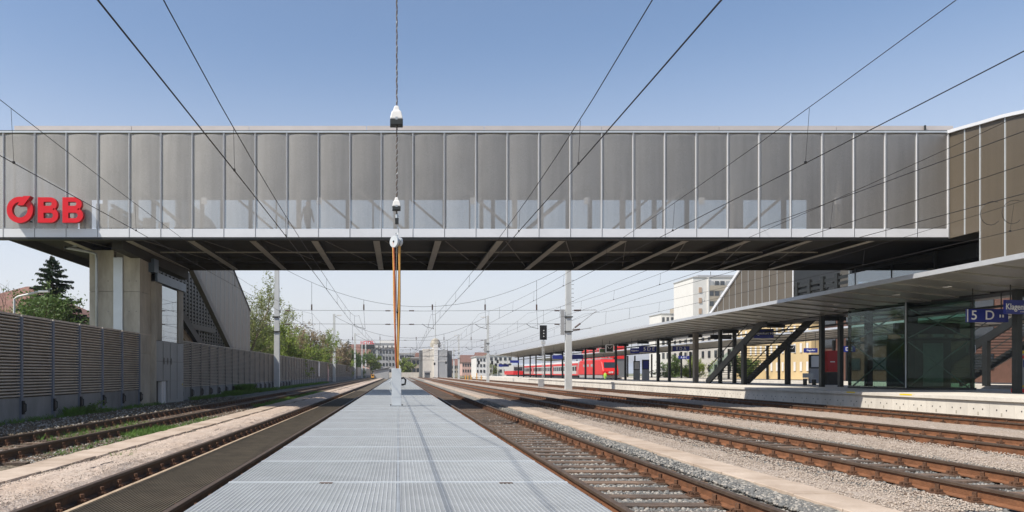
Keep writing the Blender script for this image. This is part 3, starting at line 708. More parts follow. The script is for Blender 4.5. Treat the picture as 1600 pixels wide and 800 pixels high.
for yq in yl:
    z = roof_z(yq); vs += [(HXW-.10,yq,z-.02),(HXW-.10,yq,z+.10),(34,yq,z+.10),(34,yq,z-.02)]
fs = []
for i in range(len(yl)-1):
    for k in range(4): fs.append((i*4+k,i*4+(k+1)%4,(i+1)*4+(k+1)%4,(i+1)*4+k))
rf.add(vs, fs+[(0,1,2,3),(len(vs)-1,len(vs)-2,len(vs)-3,len(vs)-4)]); rf.build('curved_roof', hl)
B('black').box(HXW+.06,HXW+.20,14,28.0,5.32,8.0).build('inner_wall', hl)
# mezzanine under the bridge
B('steel_dark').box(20.6,30,BY1-.1,BY1+.1,4.95,6.60).build('mezzanine_wall', hl) if False else None
B('steel_dark').box(23.2,30,BY0+.6,BY1-.4,6.0,6.6).build('mezzanine_beam', hl)
B('glass_blue').box(24.2,30,30.2,30.24,5.32,6.0).build('mezzanine_glass', hl)
B('glass_blue').box(23.0,23.04,32.4,38.6,5.32,6.4).build('mezzanine_glass', hl)
B('steel_dark').box(30.2,30.4,28.2,BY1,5.32,6.6).build('mezzanine_wall', hl)
for yq in (32.4,35.2,38.0): B('steel_column').box(23.0,23.1,yq-.05,yq+.05,5.32,6.6).build('mezzanine_post', hl)

# right stair enclosure behind the bridge
rs = thing('stair_enclosure', 'bronze clad stair tube with a sloping white edge rising above the platform canopy', 'stair tower', (0,0,0))
XR = 24.3; y_ = 46.4
def zt2(y): return 10.1 if y < 50.9 else 10.1-.535*(y-50.9)
while y_ < 59.6:
    y2 = min(y_+1.0, 59.8)
    B('mesh_bronze').add([(XR,y_+.015,4.8),(XR,y2-.015,4.8),(XR,y2-.015,max(4.9,zt2(y2))),(XR,y_+.015,max(4.9,zt2(y_))),(XR+.05,y_+.015,4.8),(XR+.05,y2-.015,4.8),(XR+.05,y2-.015,max(4.9,zt2(y2))),(XR+.05,y_+.015,max(4.9,zt2(y_)))],
      [(3,2,1,0),(4,5,6,7),(0,1,5,4),(2,3,7,6),(1,2,6,5),(3,0,4,7)]).build('cladding_panel', rs)
    B('alu').box(XR-.015,XR+.01,y_-.012,y_+.012,4.8,max(4.9,zt2(y_))).build('cladding_joint', rs)
    y_ = y2
B('fascia').bar((XR-.03,50.9,10.15),(XR-.03,60.2,5.15),.14,.22).build('sloping_trim', rs)
B('fascia').box(XR-.06,XR-.01,46.36,46.44,4.8,10.1).build('corner_trim', rs)
B('roof_grey').add([(XR,46.4,10.1),(XR,50.9,10.1),(XR,60.2,5.1),(XR+3.4,60.2,5.1),(XR+3.4,50.9,10.1),(XR+3.4,46.4,10.1)],[(0,1,4,5),(1,2,3,4)]).build('roof', rs)
B('mesh_bronze_dark').add([(XR+3.4,46.4,4.8),(XR+3.4,60.2,4.8),(XR+3.4,50.9,10.1),(XR+3.4,46.4,10.1)],[(0,1,2,3)]).build('rear_cladding', rs)
lv = B('steel_dark')
for i in range(6): lv.box(XR+.05,XR+.13,40.4,46.3,4.95+i*.32,5.12+i*.32)
for yq in (40.4,41.8,43.2,44.6,46.0): lv.box(XR+.0,XR+.16,yq,yq+.28,4.8,6.9)
lv.build('louvre', rs)
B('build_white').box(XR+4.6,XR+4.7,40,47,4.8,8.6).build('inner_lining', rs)

# ------------------------------------------------------------ platforms
PZ = .55; PX = 19.7
pl = thing('station_platform', 'pale concrete island platform under the long canopy, right of the tracks', 'platform', (0,0,0))
B('concrete_light').box(PX+.30,30,8,200,-.3,PZ).build('platform_slab', pl)
blk = B('concrete_light'); blk.add([(-.0,.006,-.35),(.33,.006,-.35),(.33,.994,-.35),(0,.994,-.35),(.08,.006,PZ-.14),(.295,.006,PZ-.14),(.295,.994,PZ-.14),(.08,.994,PZ-.14)],
    [(0,3,2,1),(4,5,6,7),(0,1,5,4),(1,2,6,5),(2,3,7,6),(3,0,4,7)])
def blk_mesh(marks):
    b = B('concrete_light'); b.box(.04,.298,.005,.995,-.35,PZ-.12)
    b.box(-.04,.298,.002,.998,PZ-.115,PZ+.002)
    b.m('black')
    if marks:
        for q in (.3,.7): b.box(.034,.04,q-.02,q+.02,.12,.165)
        b.m('concrete'); b.box(.035,.04,.47,.53,-.06,.05); b.m('concrete_wall'); b.box(.036,.042,.485,.515,-.05,-.02)
    return b.mesh('edge_block')
BK = blk_mesh(True)
for i in range(100): 
    o = inst(BK, 'edge_block', pl, (PX, 14.2+i, (R.random()-.5)*.004))
o = B('concrete_light').box(PX+.04,PX+.298,114.2,200,-.35,PZ+.0).build('edge_beyond', pl)
B('concrete_light').box(PX+.04,PX+.298,8,14.19,-.35,PZ+.0).build('edge_block', pl)
for (y0_, y1_) in ((28.9,29.6),(32.5,33.1)): B('yellow').box(PX-.045,PX+.1,y0_,y1_,PZ-.05,PZ+.006).build('yellow_marking', pl)
p2 = thing('station_platform', 'second concrete platform beyond the red train, seen between the dark columns', 'platform', (0,0,0))
B('concrete_light').box(41,51,8,220,-.3,PZ).build('platform_slab', p2)
b = B('concrete_wall').box(30,41,8,300,-.40,-.2).build('far_track_bed'); tag(b, None, None, kind='structure')
b = B('concrete_light').box(51,90,0,300,-.40,.1).build('station_forecourt'); tag(b, None, None, kind='structure')
for xq in (33.5,38.8):
    t = thing('railway_track', 'track between the two platforms, %s' % ('nearer the long canopy' if xq < 35 else 'under the red locomotive'), 'railway track', (xq,0,0), group='parallel station tracks')
    for q in (-.75,.75): inst(RM['rust'], 'rail', t, (q,0,0))

# canopy
def canopy(name, label, xa, ya, yb, zE=5.27, zc=4.72, half=4.4, rib=True):
    c = thing(name, label, 'platform canopy', (0,0,0))
    xc = xa+half; xb = xa+half+1.1+half
    poly_lo = [(xa,zE-.10),(xc,zc),(xc+1.1,zc),(xb,zE-.10)]; poly_hi = [(xb,zE+.02),(xc+1.1,zE+.02),(xc,zE+.02),(xa,zE+.02)]
    L = 1.76; y = ya; n = 0
    while y < yb-.1:
        y2 = min(yb, y+(L if n < 84 else 3.5))
        m = B('soffit'); m.add([(xa+.12,y+.012,zE-.12),(xc,y+.012+.0,zc),(xc,y2-.012,zc+.06),(xa+.12,y2-.012,zE-.06),(xa+.12,y+.012,zE-.05),(xc,y+.012,zc+.10),(xc,y2-.012,zc+.10),(xa+.12,y2-.012,zE-.05)],
            [(0,3,2,1),(4,5,6,7),(0,1,5,4),(1,2,6,5),(2,3,7,6),(3,0,4,7)]); m.build('soffit_panel', c)
        y = y2; n += 1
    B('soffit').add([(xc+1.1,ya,zc),(xb,ya,zE-.12),(xb,yb,zE-.12),(xc+1.1,yb,zc)],[(0,1,2,3)]).build('rear_soffit', c)
    B('steel_dark').box(xc,xc+1.1,ya,yb,zc-.03,zc+.1).build('spine_beam', c)
    B('canopy_edge').box(xa,xa+.12,ya,yb,zE-.12,zE+.06).build('edge_fascia', c)
    B('canopy_edge').box(xb,xb+.12,ya,yb,zE-.12,zE+.06).build('edge_fascia', c)
    B('roof_grey').prism_y([(xa+.12,zE+.03),(xa+.12,zE-.04),(xc,zc+.3),(xc+1.1,zc+.3),(xb,zE-.04),(xb,zE+.03)],ya,yb).build('roof_deck', c)
    return c
cn = canopy('platform_canopy', 'long grey platform canopy with a pale folded soffit on dark paired columns', 20.6, 9, 162)
for px, py in ((1307,475),(1400,460),(1480,447),(1186,500)):
    sl = (583-py)/(px-622); 
    # z on soffit: zE-.12 - (x-xa)*slope
    x = 22.6; z = 5.15-(x-20.72)*(5.15-4.72)/4.28; y = x*K/(px-622)
    B('lamp_body').box(x-.08,x+.08,y-.15,y+.15,z-.075,z-.03).build('soffit_lamp', cn)
colm = B('steel_column').box(-.11,.11,-.13,.13,0,4.2).mesh('column')
for i in range(10):
    y = 30.5+14.05*i
    for xq in (25.0,26.1):
        o = inst(colm, 'column', cn, (xq, y, PZ))
o = B('post_brown').box(24.8,25.16,63.2,63.6,PZ,4.75).build('wide_column', cn)
for i in range(16): B('steel_dark').box(25.2,26.4,30.5+i*7,30.62+i*7,4.45,4.7).build('cross_arm', cn)
B('steel_dark').box(25.5,25.6,9,160,4.15,4.25).build('cable_tray', cn)
cn2 = canopy('platform_canopy', 'second canopy beyond, seen between the dark columns', 41.0, 12, 230, 5.6, 5.0, 4.2)
for i in range(13):
    for xq in (45.0,46.4): inst(colm, 'column', cn2, (xq, 36+14*i, PZ))

# platform stair
st = thing('platform_stair', 'dark open steel stair climbing from the platform to the bridge', 'stair', (0,0,0))
for xq in (24.5,27.6):
    B('steel_dark').bar((xq,59.9,PZ+.05),(xq,47.0,6.5),.14,.50).build('string', st)
    B('steel_column').bar((xq,59.9,PZ+1.1),(xq,47.0,7.5),.05).build('handrail', st)
    B('steel_dark').box(xq-.12,xq+.12,53.3,53.7,PZ,3.4).build('support_post', st)
    B('steel_dark').box(xq-.07,xq+.07,44,47.1,6.2,6.7).build('landing_string', st)
tm = B('steel_column').box(24.57,27.53,-.15,.15,-.02,.02).mesh('tread')
for i in range(34):
    q = i/34; inst(tm, 'tread', st, (0, 59.7-q*12.8, PZ+.15+q*5.95))
B('glass_green').add([(24.45,59.5,PZ+.3),(24.45,50,4.8),(24.45,50,5.0),(24.45,59.5,PZ+1.2)],[(0,1,2,3)]).build('balustrade_glass', st)
lc = copy_tree(st, label='dark steel stair behind the glass lift tower'); 
lc.location = (12.5, -6, 0); 
lc2 = None

# glass lift tower
gt = thing('glass_lift_tower', 'green glass lift tower with crossed steel braces standing on the platform', 'lift tower', (24.7,36.7,PZ))
W, D, H = 3.2, 4.6, 5.4
for x in (0,W):
    for y in (0,D): B('steel_column').box(x-.06,x+.06,y-.06,y+.06,0,H).build('corner_post', gt)
for z in (2.45,4.0):
    for y in (0,D): B('steel_dark').box(0,W,y-.03,y+.03,z-.05,z+.05).build('ring_beam', gt)
    for x in (0,W): B('steel_dark').box(x-.03,x+.03,0,D,z-.05,z+.05).build('ring_beam', gt)
for (a,b) in ((.1,2.4),(2.5,4.0)):
    B('galv').bar((.1,.08,a),(W-.1,.08,b),.05).build('brace', gt); B('galv').bar((W-.1,.12,a),(.1,.12,b),.05).build('brace', gt)
    B('galv').bar((.10,.1,b),(.10,D-.1,a),.05).build('brace', gt); B('galv').bar((.14,D-.1,b),(.14,.1,a),.05).build('brace', gt)
for (x0_,x1_) in ((-.02,1.6),(1.61,W+.02)): B('glass_green').box(x0_,x1_,-.10,-.085,.02,H-.3).build('glass_pane', gt)
for (y0_,y1_) in ((-.07,2.3),(2.31,D)): B('glass_green').box(-.10,-.085,y0_,y1_,.02,H-.3).build('glass_pane', gt)
B('glass_green').box(W+.085,W+.1,-.05,D,.02,H-.3).build('glass_pane', gt)
B('steel_dark').box(-.12,W+.12,-.12,D,-.02,.10).build('plinth', gt)
B('galv').box(-.115,-.075,-.115,-.075,.1,H-.3).build('corner_trim', gt)
B('build_dark').box(1.1,2.9,1.0,3.2,.1,2.6).build('lift_car', gt); B('galv').box(1.5,2.5,.97,1.0,.15,2.3).build('lift_door', gt)
for x in (.5,2.9): B('steel_dark').box(x-.14,x+.14,3.6,3.9,0,H).build('guide_post', gt)
B('steel_dark').box(0,W,.8,1.0,2.75,3.3).build('machine_box', gt)
B('wood').tube([(.4,.6,.1),(.35,.7,1.2),(.55,1.2,2.2)],.03,6).build('cable_loop', gt)

# signs on the platform
def sign(name, label, px0, px1, py0, py1, Y, txt, size, rz=0, m='sign_blue', tc_='white', frame=False, hang=True, dx=0, spacing=1.0, group=None, cat='sign'):
    a = P(px0, py0, Y); b = P(px1, py1, Y); w_ = (b.x-a.x)/2/math.cos(rz); h = (a.z-b.z)/2
    t = thing(name, label, cat, ((a.x+b.x)/2, Y, (a.z+b.z)/2), rz, group)
    B(m).box(-w_,w_,-.05,.05,-h,h).build('sign_board', t)
    if txt:
        me = text_mesh(txt, size*h*2, tc_, .004, bold=.004, spacing=spacing); inst(me, 'lettering', t, (dx*w_, -.056, 0))
    if hang:
        for q in (-.7*w_,.7*w_): B('steel_column').box(q-.015,q+.015,-.015,.015,h,h+max(.1,4.9-((a.z+b.z)/2+h))).build('hanger', t)
    return t
s1 = sign('platform_sign', 'blue board reading 5 D hanging beside the glass lift tower', 1510, 1574, 483, 503.5, 31.4, '5  D', 1.0, dx=-.25)
B('white').box(-.86,-.83,-.07,-.052,-.26,.26).build('white_edge', s1)
for q in (0,.12): B('white').box(.48+q,.54+q,-.058,-.052,-.08,.04).build('pictogram', s1)
s2 = sign('station_name_sign', 'blue station name board cut by the right edge of the photo', 1562, 1638, 469.5, 491, 30.0, 'Klagenfurt Hbf', .62, rz=math.radians(14))
for i in range(4): B('white').box(-.25+i*.07,-.22+i*.07,-.058,-.052,-.2,-.17).build('small_mark', s2)
s3 = sign('station_name_sign', 'small blue station name board hanging in front of the open stair', 1178, 1208.5, 514, 528.5, 52.5, 'Klagenfurt Hbf', .42)
sign('platform_sign', 'blue board reading 5 D E hanging left of the wide column', 998.5, 1029, 541, 550, 76, '5 D E', .85)
sign('platform_sign', 'blue board reading E D A just left of the wide column', 1051, 1077, 541, 548.5, 76, 'E D A', .85)
sign('platform_sign', 'plain blue board overlapping the board reading 5 D E', 985, 999, 544, 552, 76.4, 'Klagenfurt', .35)
sign('platform_sign', 'blue board reading D E low behind the dark column right of the stair', 1316, 1336, 541, 550, 70, 'D E', .8)
sign('platform_sign', 'small blue board above the yellow building between dark columns', 1256, 1277, 544, 551, 66, 'Klagenfurt', .45)
sign('platform_sign', 'row of blue signs low beyond the stair foot', 1060, 1077, 556, 561, 100, 'A B C', .8)
sign('platform_sign', 'blue board above the coach roofs, left of the big mast', 863, 879, 555, 561, 100, None, 1)
sign('platform_sign', 'blue board above the coach roofs, right of the big mast', 894, 911, 554, 561, 100, None, 1)
sign('platform_sign', 'dark blue board at the far end of the platform canopy', 797, 811, 563, 567, 125, None, 1)
sign('platform_sign', 'leftmost small blue board beyond the canopy end', 779, 795, 569, 573, 160, None, 1)
sign('direction_board', 'black sign box high under the canopy beside the stair', 1110, 1143, 523, 530, 60, None, 1, m='black')
def clock_box(px, py, Y, label):
    p = P(px, py, Y); r = 6.2/K*Y
    t = thing('indicator_box', label, 'display', tuple(p), 0, 'white framed indicator boxes under the canopy')
    B('white').box(-r,r,-.06,.06,-r,r).build('frame', t); B('black').box(-r*.82,r*.82,-.07,-.062,-r*.82,r*.82).build('face', t)
    for s1_ in (-1,1):
        B('white').bar((s1_*r*.15,-.075,0),(s1_*r*.6,-.075,r*.55),.03*Y/60,.01,up=(0,1,0)).build('hand', t)
    B('steel_column').box(-.02,.02,-.02,.02,r,max(r+.1,4.8-p.z)).build('hanger', t)
clock_box(952.5, 544.5, 80, 'indicator box hanging above the red locomotive')
clock_box(1236.5, 545, 62, 'indicator box hanging right of the open stair')
clock_box(1517, 545.5, 40.5, 'indicator box dimly seen just right of the glass lift tower')
p = P(941, 548, 80); t = thing('display_board', 'dark green display beside the indicator box above the locomotive', 'display', tuple(p))
B('train_grey').box(-.33,.33,-.05,.05,-.25,.25).build('frame', t); B('leaf_dark').box(-.28,.28,-.06,-.052,-.18,.18).build('screen', t)
B('steel_column').box(-.02,.02,-.02,.02,.25,1.2).build('hanger', t)
p = P(1265, 600, 50); t = thing('platform_bench', 'pale grey bench standing in front of the dark columns', 'bench', (p.x,50,PZ))
B('galv').box(-.35,.35,-.2,.2,.40,.45).build('seat', t); B('galv').box(-.35,.35,.18,.22,.5,.8).build('backrest', t)
for q in (-.3,.3): B('steel_dark').box(q-.025,q+.025,-.2,.22,0,.4).build('leg', t)
# info pillars
def pillar(px0, px1, py0, Y, label, upper, name='info_pillar', split=.52):
    a = P(px0, py0, Y); x1 = P(px1, 0, Y).x; h = a.z-PZ; w_ = (x1-a.x)/2
    t = thing(name, label, 'info pillar', ((a.x+x1)/2, Y, PZ), 0, 'grey information pillars on the platform')
    B('build_grey').box(-w_,w_,-.12,.12,0,h*split).build('lower_panel', t); B('steel_column').box(-w_,w_,-.12,.12,h*split+.003,h).build('upper_case', t)
    B(upper).box(-w_*.78,w_*.78,-.13,-.122,h*(split+.05),h*.95).build('notice', t)
pillar(990,999.5,564,86,'grey information pillar with a pale notice, right of the locomotive','lamp_body')
pillar(1003.5,1014,562,84,'grey information pillar with a blue notice','sign_blue')
pillar(1264.5,1280,554,58,'grey information pillar with a white notice beside the thick dark column','lamp_body')
a = P(1289,548,52); x1 = P(1313,0,52).x
t = thing('vending_machine', 'dark red vending machine standing between two dark columns', 'vending machine', ((a.x+x1)/2,52,PZ))
w_ = (x1-a.x)/2; h = a.z-PZ
B('red_side').box(-w_,w_,-.35,.35,h*.38,h).build('body', t); B('steel_dark').box(-w_,w_,-.33,.33,0,h*.375).build('base', t)
inst(text_mesh('drinks', .16, 'white', .003), 'lettering', t, (-w_*.35,-.356,h*.68)) if False else B('white').box(-w_*.7,-w_*.1,-.36,-.352,h*.66,h*.69).build('pale_strip', t)
# info board at right edge
t = thing('info_board', 'grey notice board with a yellow frame standing at the right edge', 'notice board', (26.3,31.6,PZ), math.radians(-4))
B('yellow').box(-.52,.8,-.05,.0,.22,1.75).build('yellow_frame', t, bevel=.02); B('build_grey').box(-.45,.8,-.08,-.052,.30,1.62).build('grey_panel', t)
B('red').box(-.55,.8,-.06,.1,-.0,.16).build('red_base', t)
for i, z in enumerate((1.5,1.25,1.0,.75)): B('white').box(-.36,-.32,-.086,-.081,z,z+.04).build('white_dot', t)
B('sign_blue').box(-.2,.1,-.088,-.082,1.05,1.35).build('wheelchair_sign', t); B('red').box(-.22,.1,-.088,-.082,1.42,1.55).build('red_label', t)
B('white').bar((-.08,-.092,1.30),(-.06,-.092,1.15),.03,.01,up=(0,1,0)).bar((-.06,-.092,1.15),(.03,-.092,1.10),.03,.01,up=(0,1,0)).build('wheelchair_mark', t)
# ------------------------------------------------------------ noise walls
WX = -11.1; ZT = 3.05
# rib profile of one panel
def ribs(L, n=26, z0=.66, z1=3.02):
    b = B('steel_dark'); b.box(-.12,-.05,.05,L-.05,z0-.02,z1); b.m('noise_panel'); dz = (z1-z0)/n  # back plate coloured dark to paint deep shade between the ribs
    for i in range(n):
        z = z0+i*dz; x1 = .055
        b.add([(-.05,.05,z),(x1,.05,z+dz*.25),(x1,.05,z+dz*.58),(-.05,.05,z+dz*.76),(-.05,L-.05,z),(x1,L-.05,z+dz*.25),(x1,L-.05,z+dz*.58),(-.05,L-.05,z+dz*.76)],
              [(0,1,5,4),(1,2,6,5),(2,3,7,6),(0,3,2,1),(4,5,6,7)])
    b.box(-.12,.06,.05,L-.05,z1+.002,z1+.06)
    return b.mesh('ribbed_panel')
PM = ribs(2.02); PMb = ribs(2.45)
def conc(L): return B('concrete_wall').box(-.10,.03,.02,L-.02,-.4,.635).mesh('base_panel')
CM = conc(2.02)
PO = B('noise_post').box(-.10,.095,-.055,.055,-.35,3.02).mesh('post')
PO2 = B('steel_column').box(-.10,.065,-.035,.035,-.35,3.02).mesh('post')
CLA = B('steel_dark'); CLA.box(.095,.15,-.05,.05,.15,.55); CLA.tube([(.12,0,.2),(.20,0,.25),(.20,0,.45),(.12,0,.5)],.02,5); CLA = CLA.mesh('post_clamp')
nw = thing('noise_barrier', 'near stretch of ribbed noise wall at the left edge, before the lift shaft', 'noise barrier', (WX,0,0))
y = 34.25-2.02
while y > 11.5:
    inst(PM, 'ribbed_panel', nw, (0,y,0)); inst(CM, 'base_panel', nw, (0,y,0)); o = inst(PO, 'post', nw, (0,y,0)); inst(CLA, 'post_clamp', o); y -= 2.02
nw2 = thing('noise_barrier', 'far stretch of ribbed noise wall running back from the lift shaft to the trees', 'noise barrier', (WX-.05,0,0))
y = 38.5; i = 0
while y < 38.5+2.02*84:
    inst(PM, 'ribbed_panel', nw2, (0,y,-.04)); inst(CM, 'base_panel', nw2, (0,y,0)); inst(PO2, 'post', nw2, (0,y,-.04)) if i else None; 
    if i < 20: inst(CLA, 'post_clamp', nw2, (0,y,-.04))
    y += 2.02; i += 1
B('steel_blue').box(-.15,.17,38.22,38.45,-.3,3.02).build('end_post', nw2)
o = B('noise_panel').box(-.1,.05,y,330,.6,3.0).m('concrete_wall').box(-.1,.03,y,330,-.4,.59).build('panels_beyond', nw2); o['kind'] = 'stuff'
B('lamp_body').box(.10,.14,104.5,106.2,.9,2.9).build('pale_door', nw2)
B('build_pink').box(.10,.16,118,120,.1,2.9).build('pink_gate', nw2)

# ------------------------------------------------------------ masts and headspans
def mast(x, y, h, w_, label, lamp=0, cage=False, group='catenary masts'):
    t = thing('catenary_mast', label, 'mast', (x,y,-.3), 0, group)
    b = B('mast_grey'); r0, r1 = w_/2, w_/2*.72
    b.add([(-r0,-r0,0),(r0,-r0,0),(r0,r0,0),(-r0,r0,0),(-r1,-r1,h),(r1,-r1,h),(r1,r1,h),(-r1,r1,h)],[(0,3,2,1),(4,5,6,7),(0,1,5,4),(1,2,6,5),(2,3,7,6),(3,0,4,7)])
    b.build('shaft', t)
    B('concrete').box(-w_*.8,w_*.8,-w_*.8,w_*.8,-.2,.18).build('footing', t)
    if lamp:
        B('mast_grey').bar((0,0,h-.45),(lamp*1.0,0,h-.2),.07).build('lamp_arm', t)
        B('lamp_body').box(lamp*.55,lamp*1.35,-.16,.16,h-.32,h-.16).build('lamp_head', t)
    for z in (6.6, 5.3): B('steel_dark').box(-w_*.62,w_*.62,-w_*.62,w_*.62,z,z+.08).build('band', t)
    if cage:
        B('train_grey').box(-w_*.62-.32,-w_*.62,-.12,.12,5.05,7.3).build('counterweight_cage', t)
        for z in range(7): B('steel_dark').box(w_*.5,w_*.5+.22,-.015,.015,7.6+z*.38,7.63+z*.38).build('spike', t)
    return t
MY = [67.0, 127.0, 188.0, 250.0]
WL = ['where the far noise wall nears the stair tube','beside the pale door of the noise wall','third from the front along the noise wall','last one along the noise wall']
WR = ['large concrete one with a cage and spikes, nearest in the right row','second in the right row, beyond the signal','third in the right row','last one in the right row']
for i, y in enumerate(MY):
    mast(-10.75, y, 11.6, .50, 'pale catenary mast '+WL[i], lamp=.9 if i else 0)
    mast(15.1, y, 11.3 if i else 12.3, .56 if i == 0 else .46, 'pale catenary mast '+WR[i], lamp=-.9, cage=(i < 2))
mast(15.2, 206, 8.6, .42, 'shorter pale catenary mast standing between two taller ones of the right row')
mast(-8.5, 306, 11, .5, 'distant pale mast beside the hotel'); mast(2.6, 300, 9, .4, 'distant pale mast just right of the walkway end')
mast(-10.75, 225, 11.0, .45, 'slim pale mast between the last two of the noise wall row', lamp=.9)
TC = {k: (a+b)/2 for k, (a, b) in RAILS.items()}
for i, y in enumerate(MY):
    t = thing('headspan', 'cross span wires with insulators between the %s pair of masts' % ['nearest','second','third','last'][i], 'wires', (0,y,0))
    L, Rr = -10.6, 14.9; c = (L+Rr)/2; rw = .014+.006*i
    def sagz(x): return 7.25+ (10.9-7.25)*abs((x-c)/(Rr-c))**2
    B('wire').tube([(L+(Rr-L)*k/24,0,sagz(L+(Rr-L)*k/24)) for k in range(25)],rw,4).build('span_wire', t)
    for z, n_ in ((6.95,'upper'),(5.75,'lower')):
        B('wire').tube([(L,0,z),(c,0,z-.08),(Rr,0,z)],rw,4).build('cross_wire', t)
        for x in (-.9,1.2,L+.8,Rr-.8): B('insulator').tube([(x-.22,0,z-.06),(x+.22,0,z-.06)],.055,6).build('insulator', t)
    for k in ('L2','L1','R1','R2','R3'):
        x = TC[k]; B('wire').tube([(x,0,sagz(x)),(x,0,6.95)],rw,4).build('hanger_wire', t)
        zi = min(sagz(x), 7.9)-.1
        B('insulator').tube([(x,0,6.95),(x,0,7.45)],.07,6).build('insulator', t)
        B('wire').tube([(x,0,6.9),(x+.12,0,5.25)],rw*.8,4).build('hanger_wire', t)
        B('wire').tube([(x-.9,0,5.72),(x-.5,0,5.45),(x+.15,0,5.3)],rw*1.4,4).build('steady_arm', t)
# brackets on the big mast toward platform side
t = thing('cantilever_bracket', 'steel bracket arms with brown insulators reaching right from the big mast', 'bracket', (15.1,66.8,0))
for a_, b_ in (((.3,0,6.9),(2.4,0,6.95)),((.3,0,5.2),(2.5,0,6.9)),((.3,0,5.15),(2.0,0,5.35))):
    B('train_grey').bar(a_, b_, .05).build('arm', t); q = Vector(a_).lerp(Vector(b_), .22); e = (Vector(b_)-Vector(a_)).normalized()*.3
    B('insulator').tube([q-e, q+e], .08, 6).build('insulator', t)

# ------------------------------------------------------------ overhead lines
def line(key, h=3.85, stag=0.0, p4=2, end=380, wr=.0085, label=''):
    x = TC[key]+stag; t = thing('overhead_line', label, 'wires', (0,0,0), group='overhead lines along the tracks')
    def xx(y): return x + .22*math.cos(math.pi*(y-7)/60)
    zc_ = CZ+h
    sup = [-53, 7, 67, 127, 188, 250, 312, 380]
    def mz(y):
        for a, b in zip(sup, sup[1:]):
            if y <= b: break
        m = (a+b)/2; u = abs((y-m)/((b-a)/2)); return zc_+.48+.87*u**p4
    Y = [-50+i*3 for i in range(145)]
    ws = [wr if y < 45 else wr+.00005*(y-45) for y in Y]
    B('wire').tube([(xx(y),y,zc_) for y in Y], ws, 5).build('contact_wire', t)
    B('wire').tube([(xx(y)*.98+x*.02,y,mz(y)) for y in Y], [w_*.8 for w_ in ws], 5).build('messenger_wire', t)
    for y in [-6,0.5,7.3,14.1,20.8,27.3,34,41,48,54,60,73,80,87,94,101,108,115,121,133,140,147,154,161]:
        B('wire').tube([(xx(y),y,zc_),(xx(y)+.01,y-.12,mz(y))], .0045 if y < 50 else .008, 4).build('dropper', t)
        if y < 50: B('wire').box(xx(y)-.018,xx(y)+.018,y-.02,y+.02,zc_-.01,zc_+.035).build('clamp', t)
line('L2', 3.92, .28, 2, label='overhead wires above the far left track beside the noise wall')
line('L1', 3.78, -.22, 4, wr=.011, label='overhead wires above the track left of the walkway')
line('R1', 3.90, .12, 4, wr=.011, label='overhead wires above the track right of the walkway')
line('R2', 3.92, -.32, 2, label='overhead wires above the second track right of the walkway')
line('R3', 3.98, -.55, 2, label='overhead wires above the third track right of the walkway')
line('R4', 3.90, -.9, 2, label='overhead wires above the track along the platform edge')
t = thing('overhead_line', 'pair of plain feeder wires high over the platform side track', 'wires', (0,0,0))
for xo, z in ((14.3,7.0),(15.9,6.0)):
    B('wire').tube([(xo,-30+i*6,z-.3*math.sin(i*.35)) for i in range(30)], .010, 4).build('feeder_wire', t)
t = thing('cable_loops', 'loose cable loops hanging from the wires before the bronze hall', 'cable', (0,0,0))
for px, py in ((1554,332),(1588,330)):
    c = P(px, py, 21.5); r = .33
    B('wire').tube([(c.x+r*math.cos(a*.4)*1.0,21.5+.2*a/16,c.z+r*math.sin(a*.4)) for a in range(3,15)],.008,4).build('loop', t)

# ------------------------------------------------------------ signal
t = thing('railway_signal', 'black railway signal head on a lattice post before the platform', 'signal', (15.0,78,-.25))
B('black').box(-.36,.36,-.05,.05,5.05,6.55).build('backplate', t)
B('black').box(-.22,.22,-.22,-.055,5.2,6.4).build('signal_head', t)
for z in (5.4,5.7,6.0): B('lamp_body').tube([(.0,-.225,z),(.0,-.24,z)],.06,8).build('lens', t)
for sx in (-.09,.09):
    B('mast_grey').bar((sx,.12,0),(sx,.12,6.3),.05).build('post', t)
for i in range(12): B('mast_grey').bar((-.09,.12,.3+i*.5),(.09,.12,.55+i*.5),.03).build('lacing', t)
B('train_grey').box(-.5,.0,-.1,.2,0,1.0).build('relay_box', t); B('mast_grey').box(-.2,.2,-.1,.3,4.6,4.9).build('bracket', t)
def lamp_signal(px, py, Y, label, m='black'):
    p = P(px, py, Y); t = thing('dwarf_signal', label, 'signal', (p.x, Y, -.2), 0)
    B('mast_grey').tube([(0,0,0),(0,0,p.z)],.05,6).build('post', t); B(m).box(-.25,.25,-.1,.1,p.z-.3,p.z+.5).build('signal_head', t)
lamp_signal(748,566,170,'small black signal left of the second right mast')
lamp_signal(769,566,172,'small black signal just right of the second right mast')
lamp_signal(777.5,564,176,'small brown signal at the canopy end')
lamp_signal(679,568,232,'small black signal before the concrete tower')
lamp_signal(697,566,236,'small black signal at the right side of the concrete tower')
# buffer stops / orange barrier bits
for i, px in enumerate((727,731,736,745,752)):
    p = P(px, 594, 165); t = thing('marker_post', 'short orange marker post, number %s from the left in the row before the platform end' % ['one','two','three','four','five'][i], 'post', (p.x,165,-.2), 0)
    B('yellow_band').box(-.1,.1,-.05,.05,0,1.1+ (.5 if i in (3,) else 0)).build('post', t); B('rail_dark').box(-.35,.35,-.03,.03,.5,.62).build('cross_bar', t)

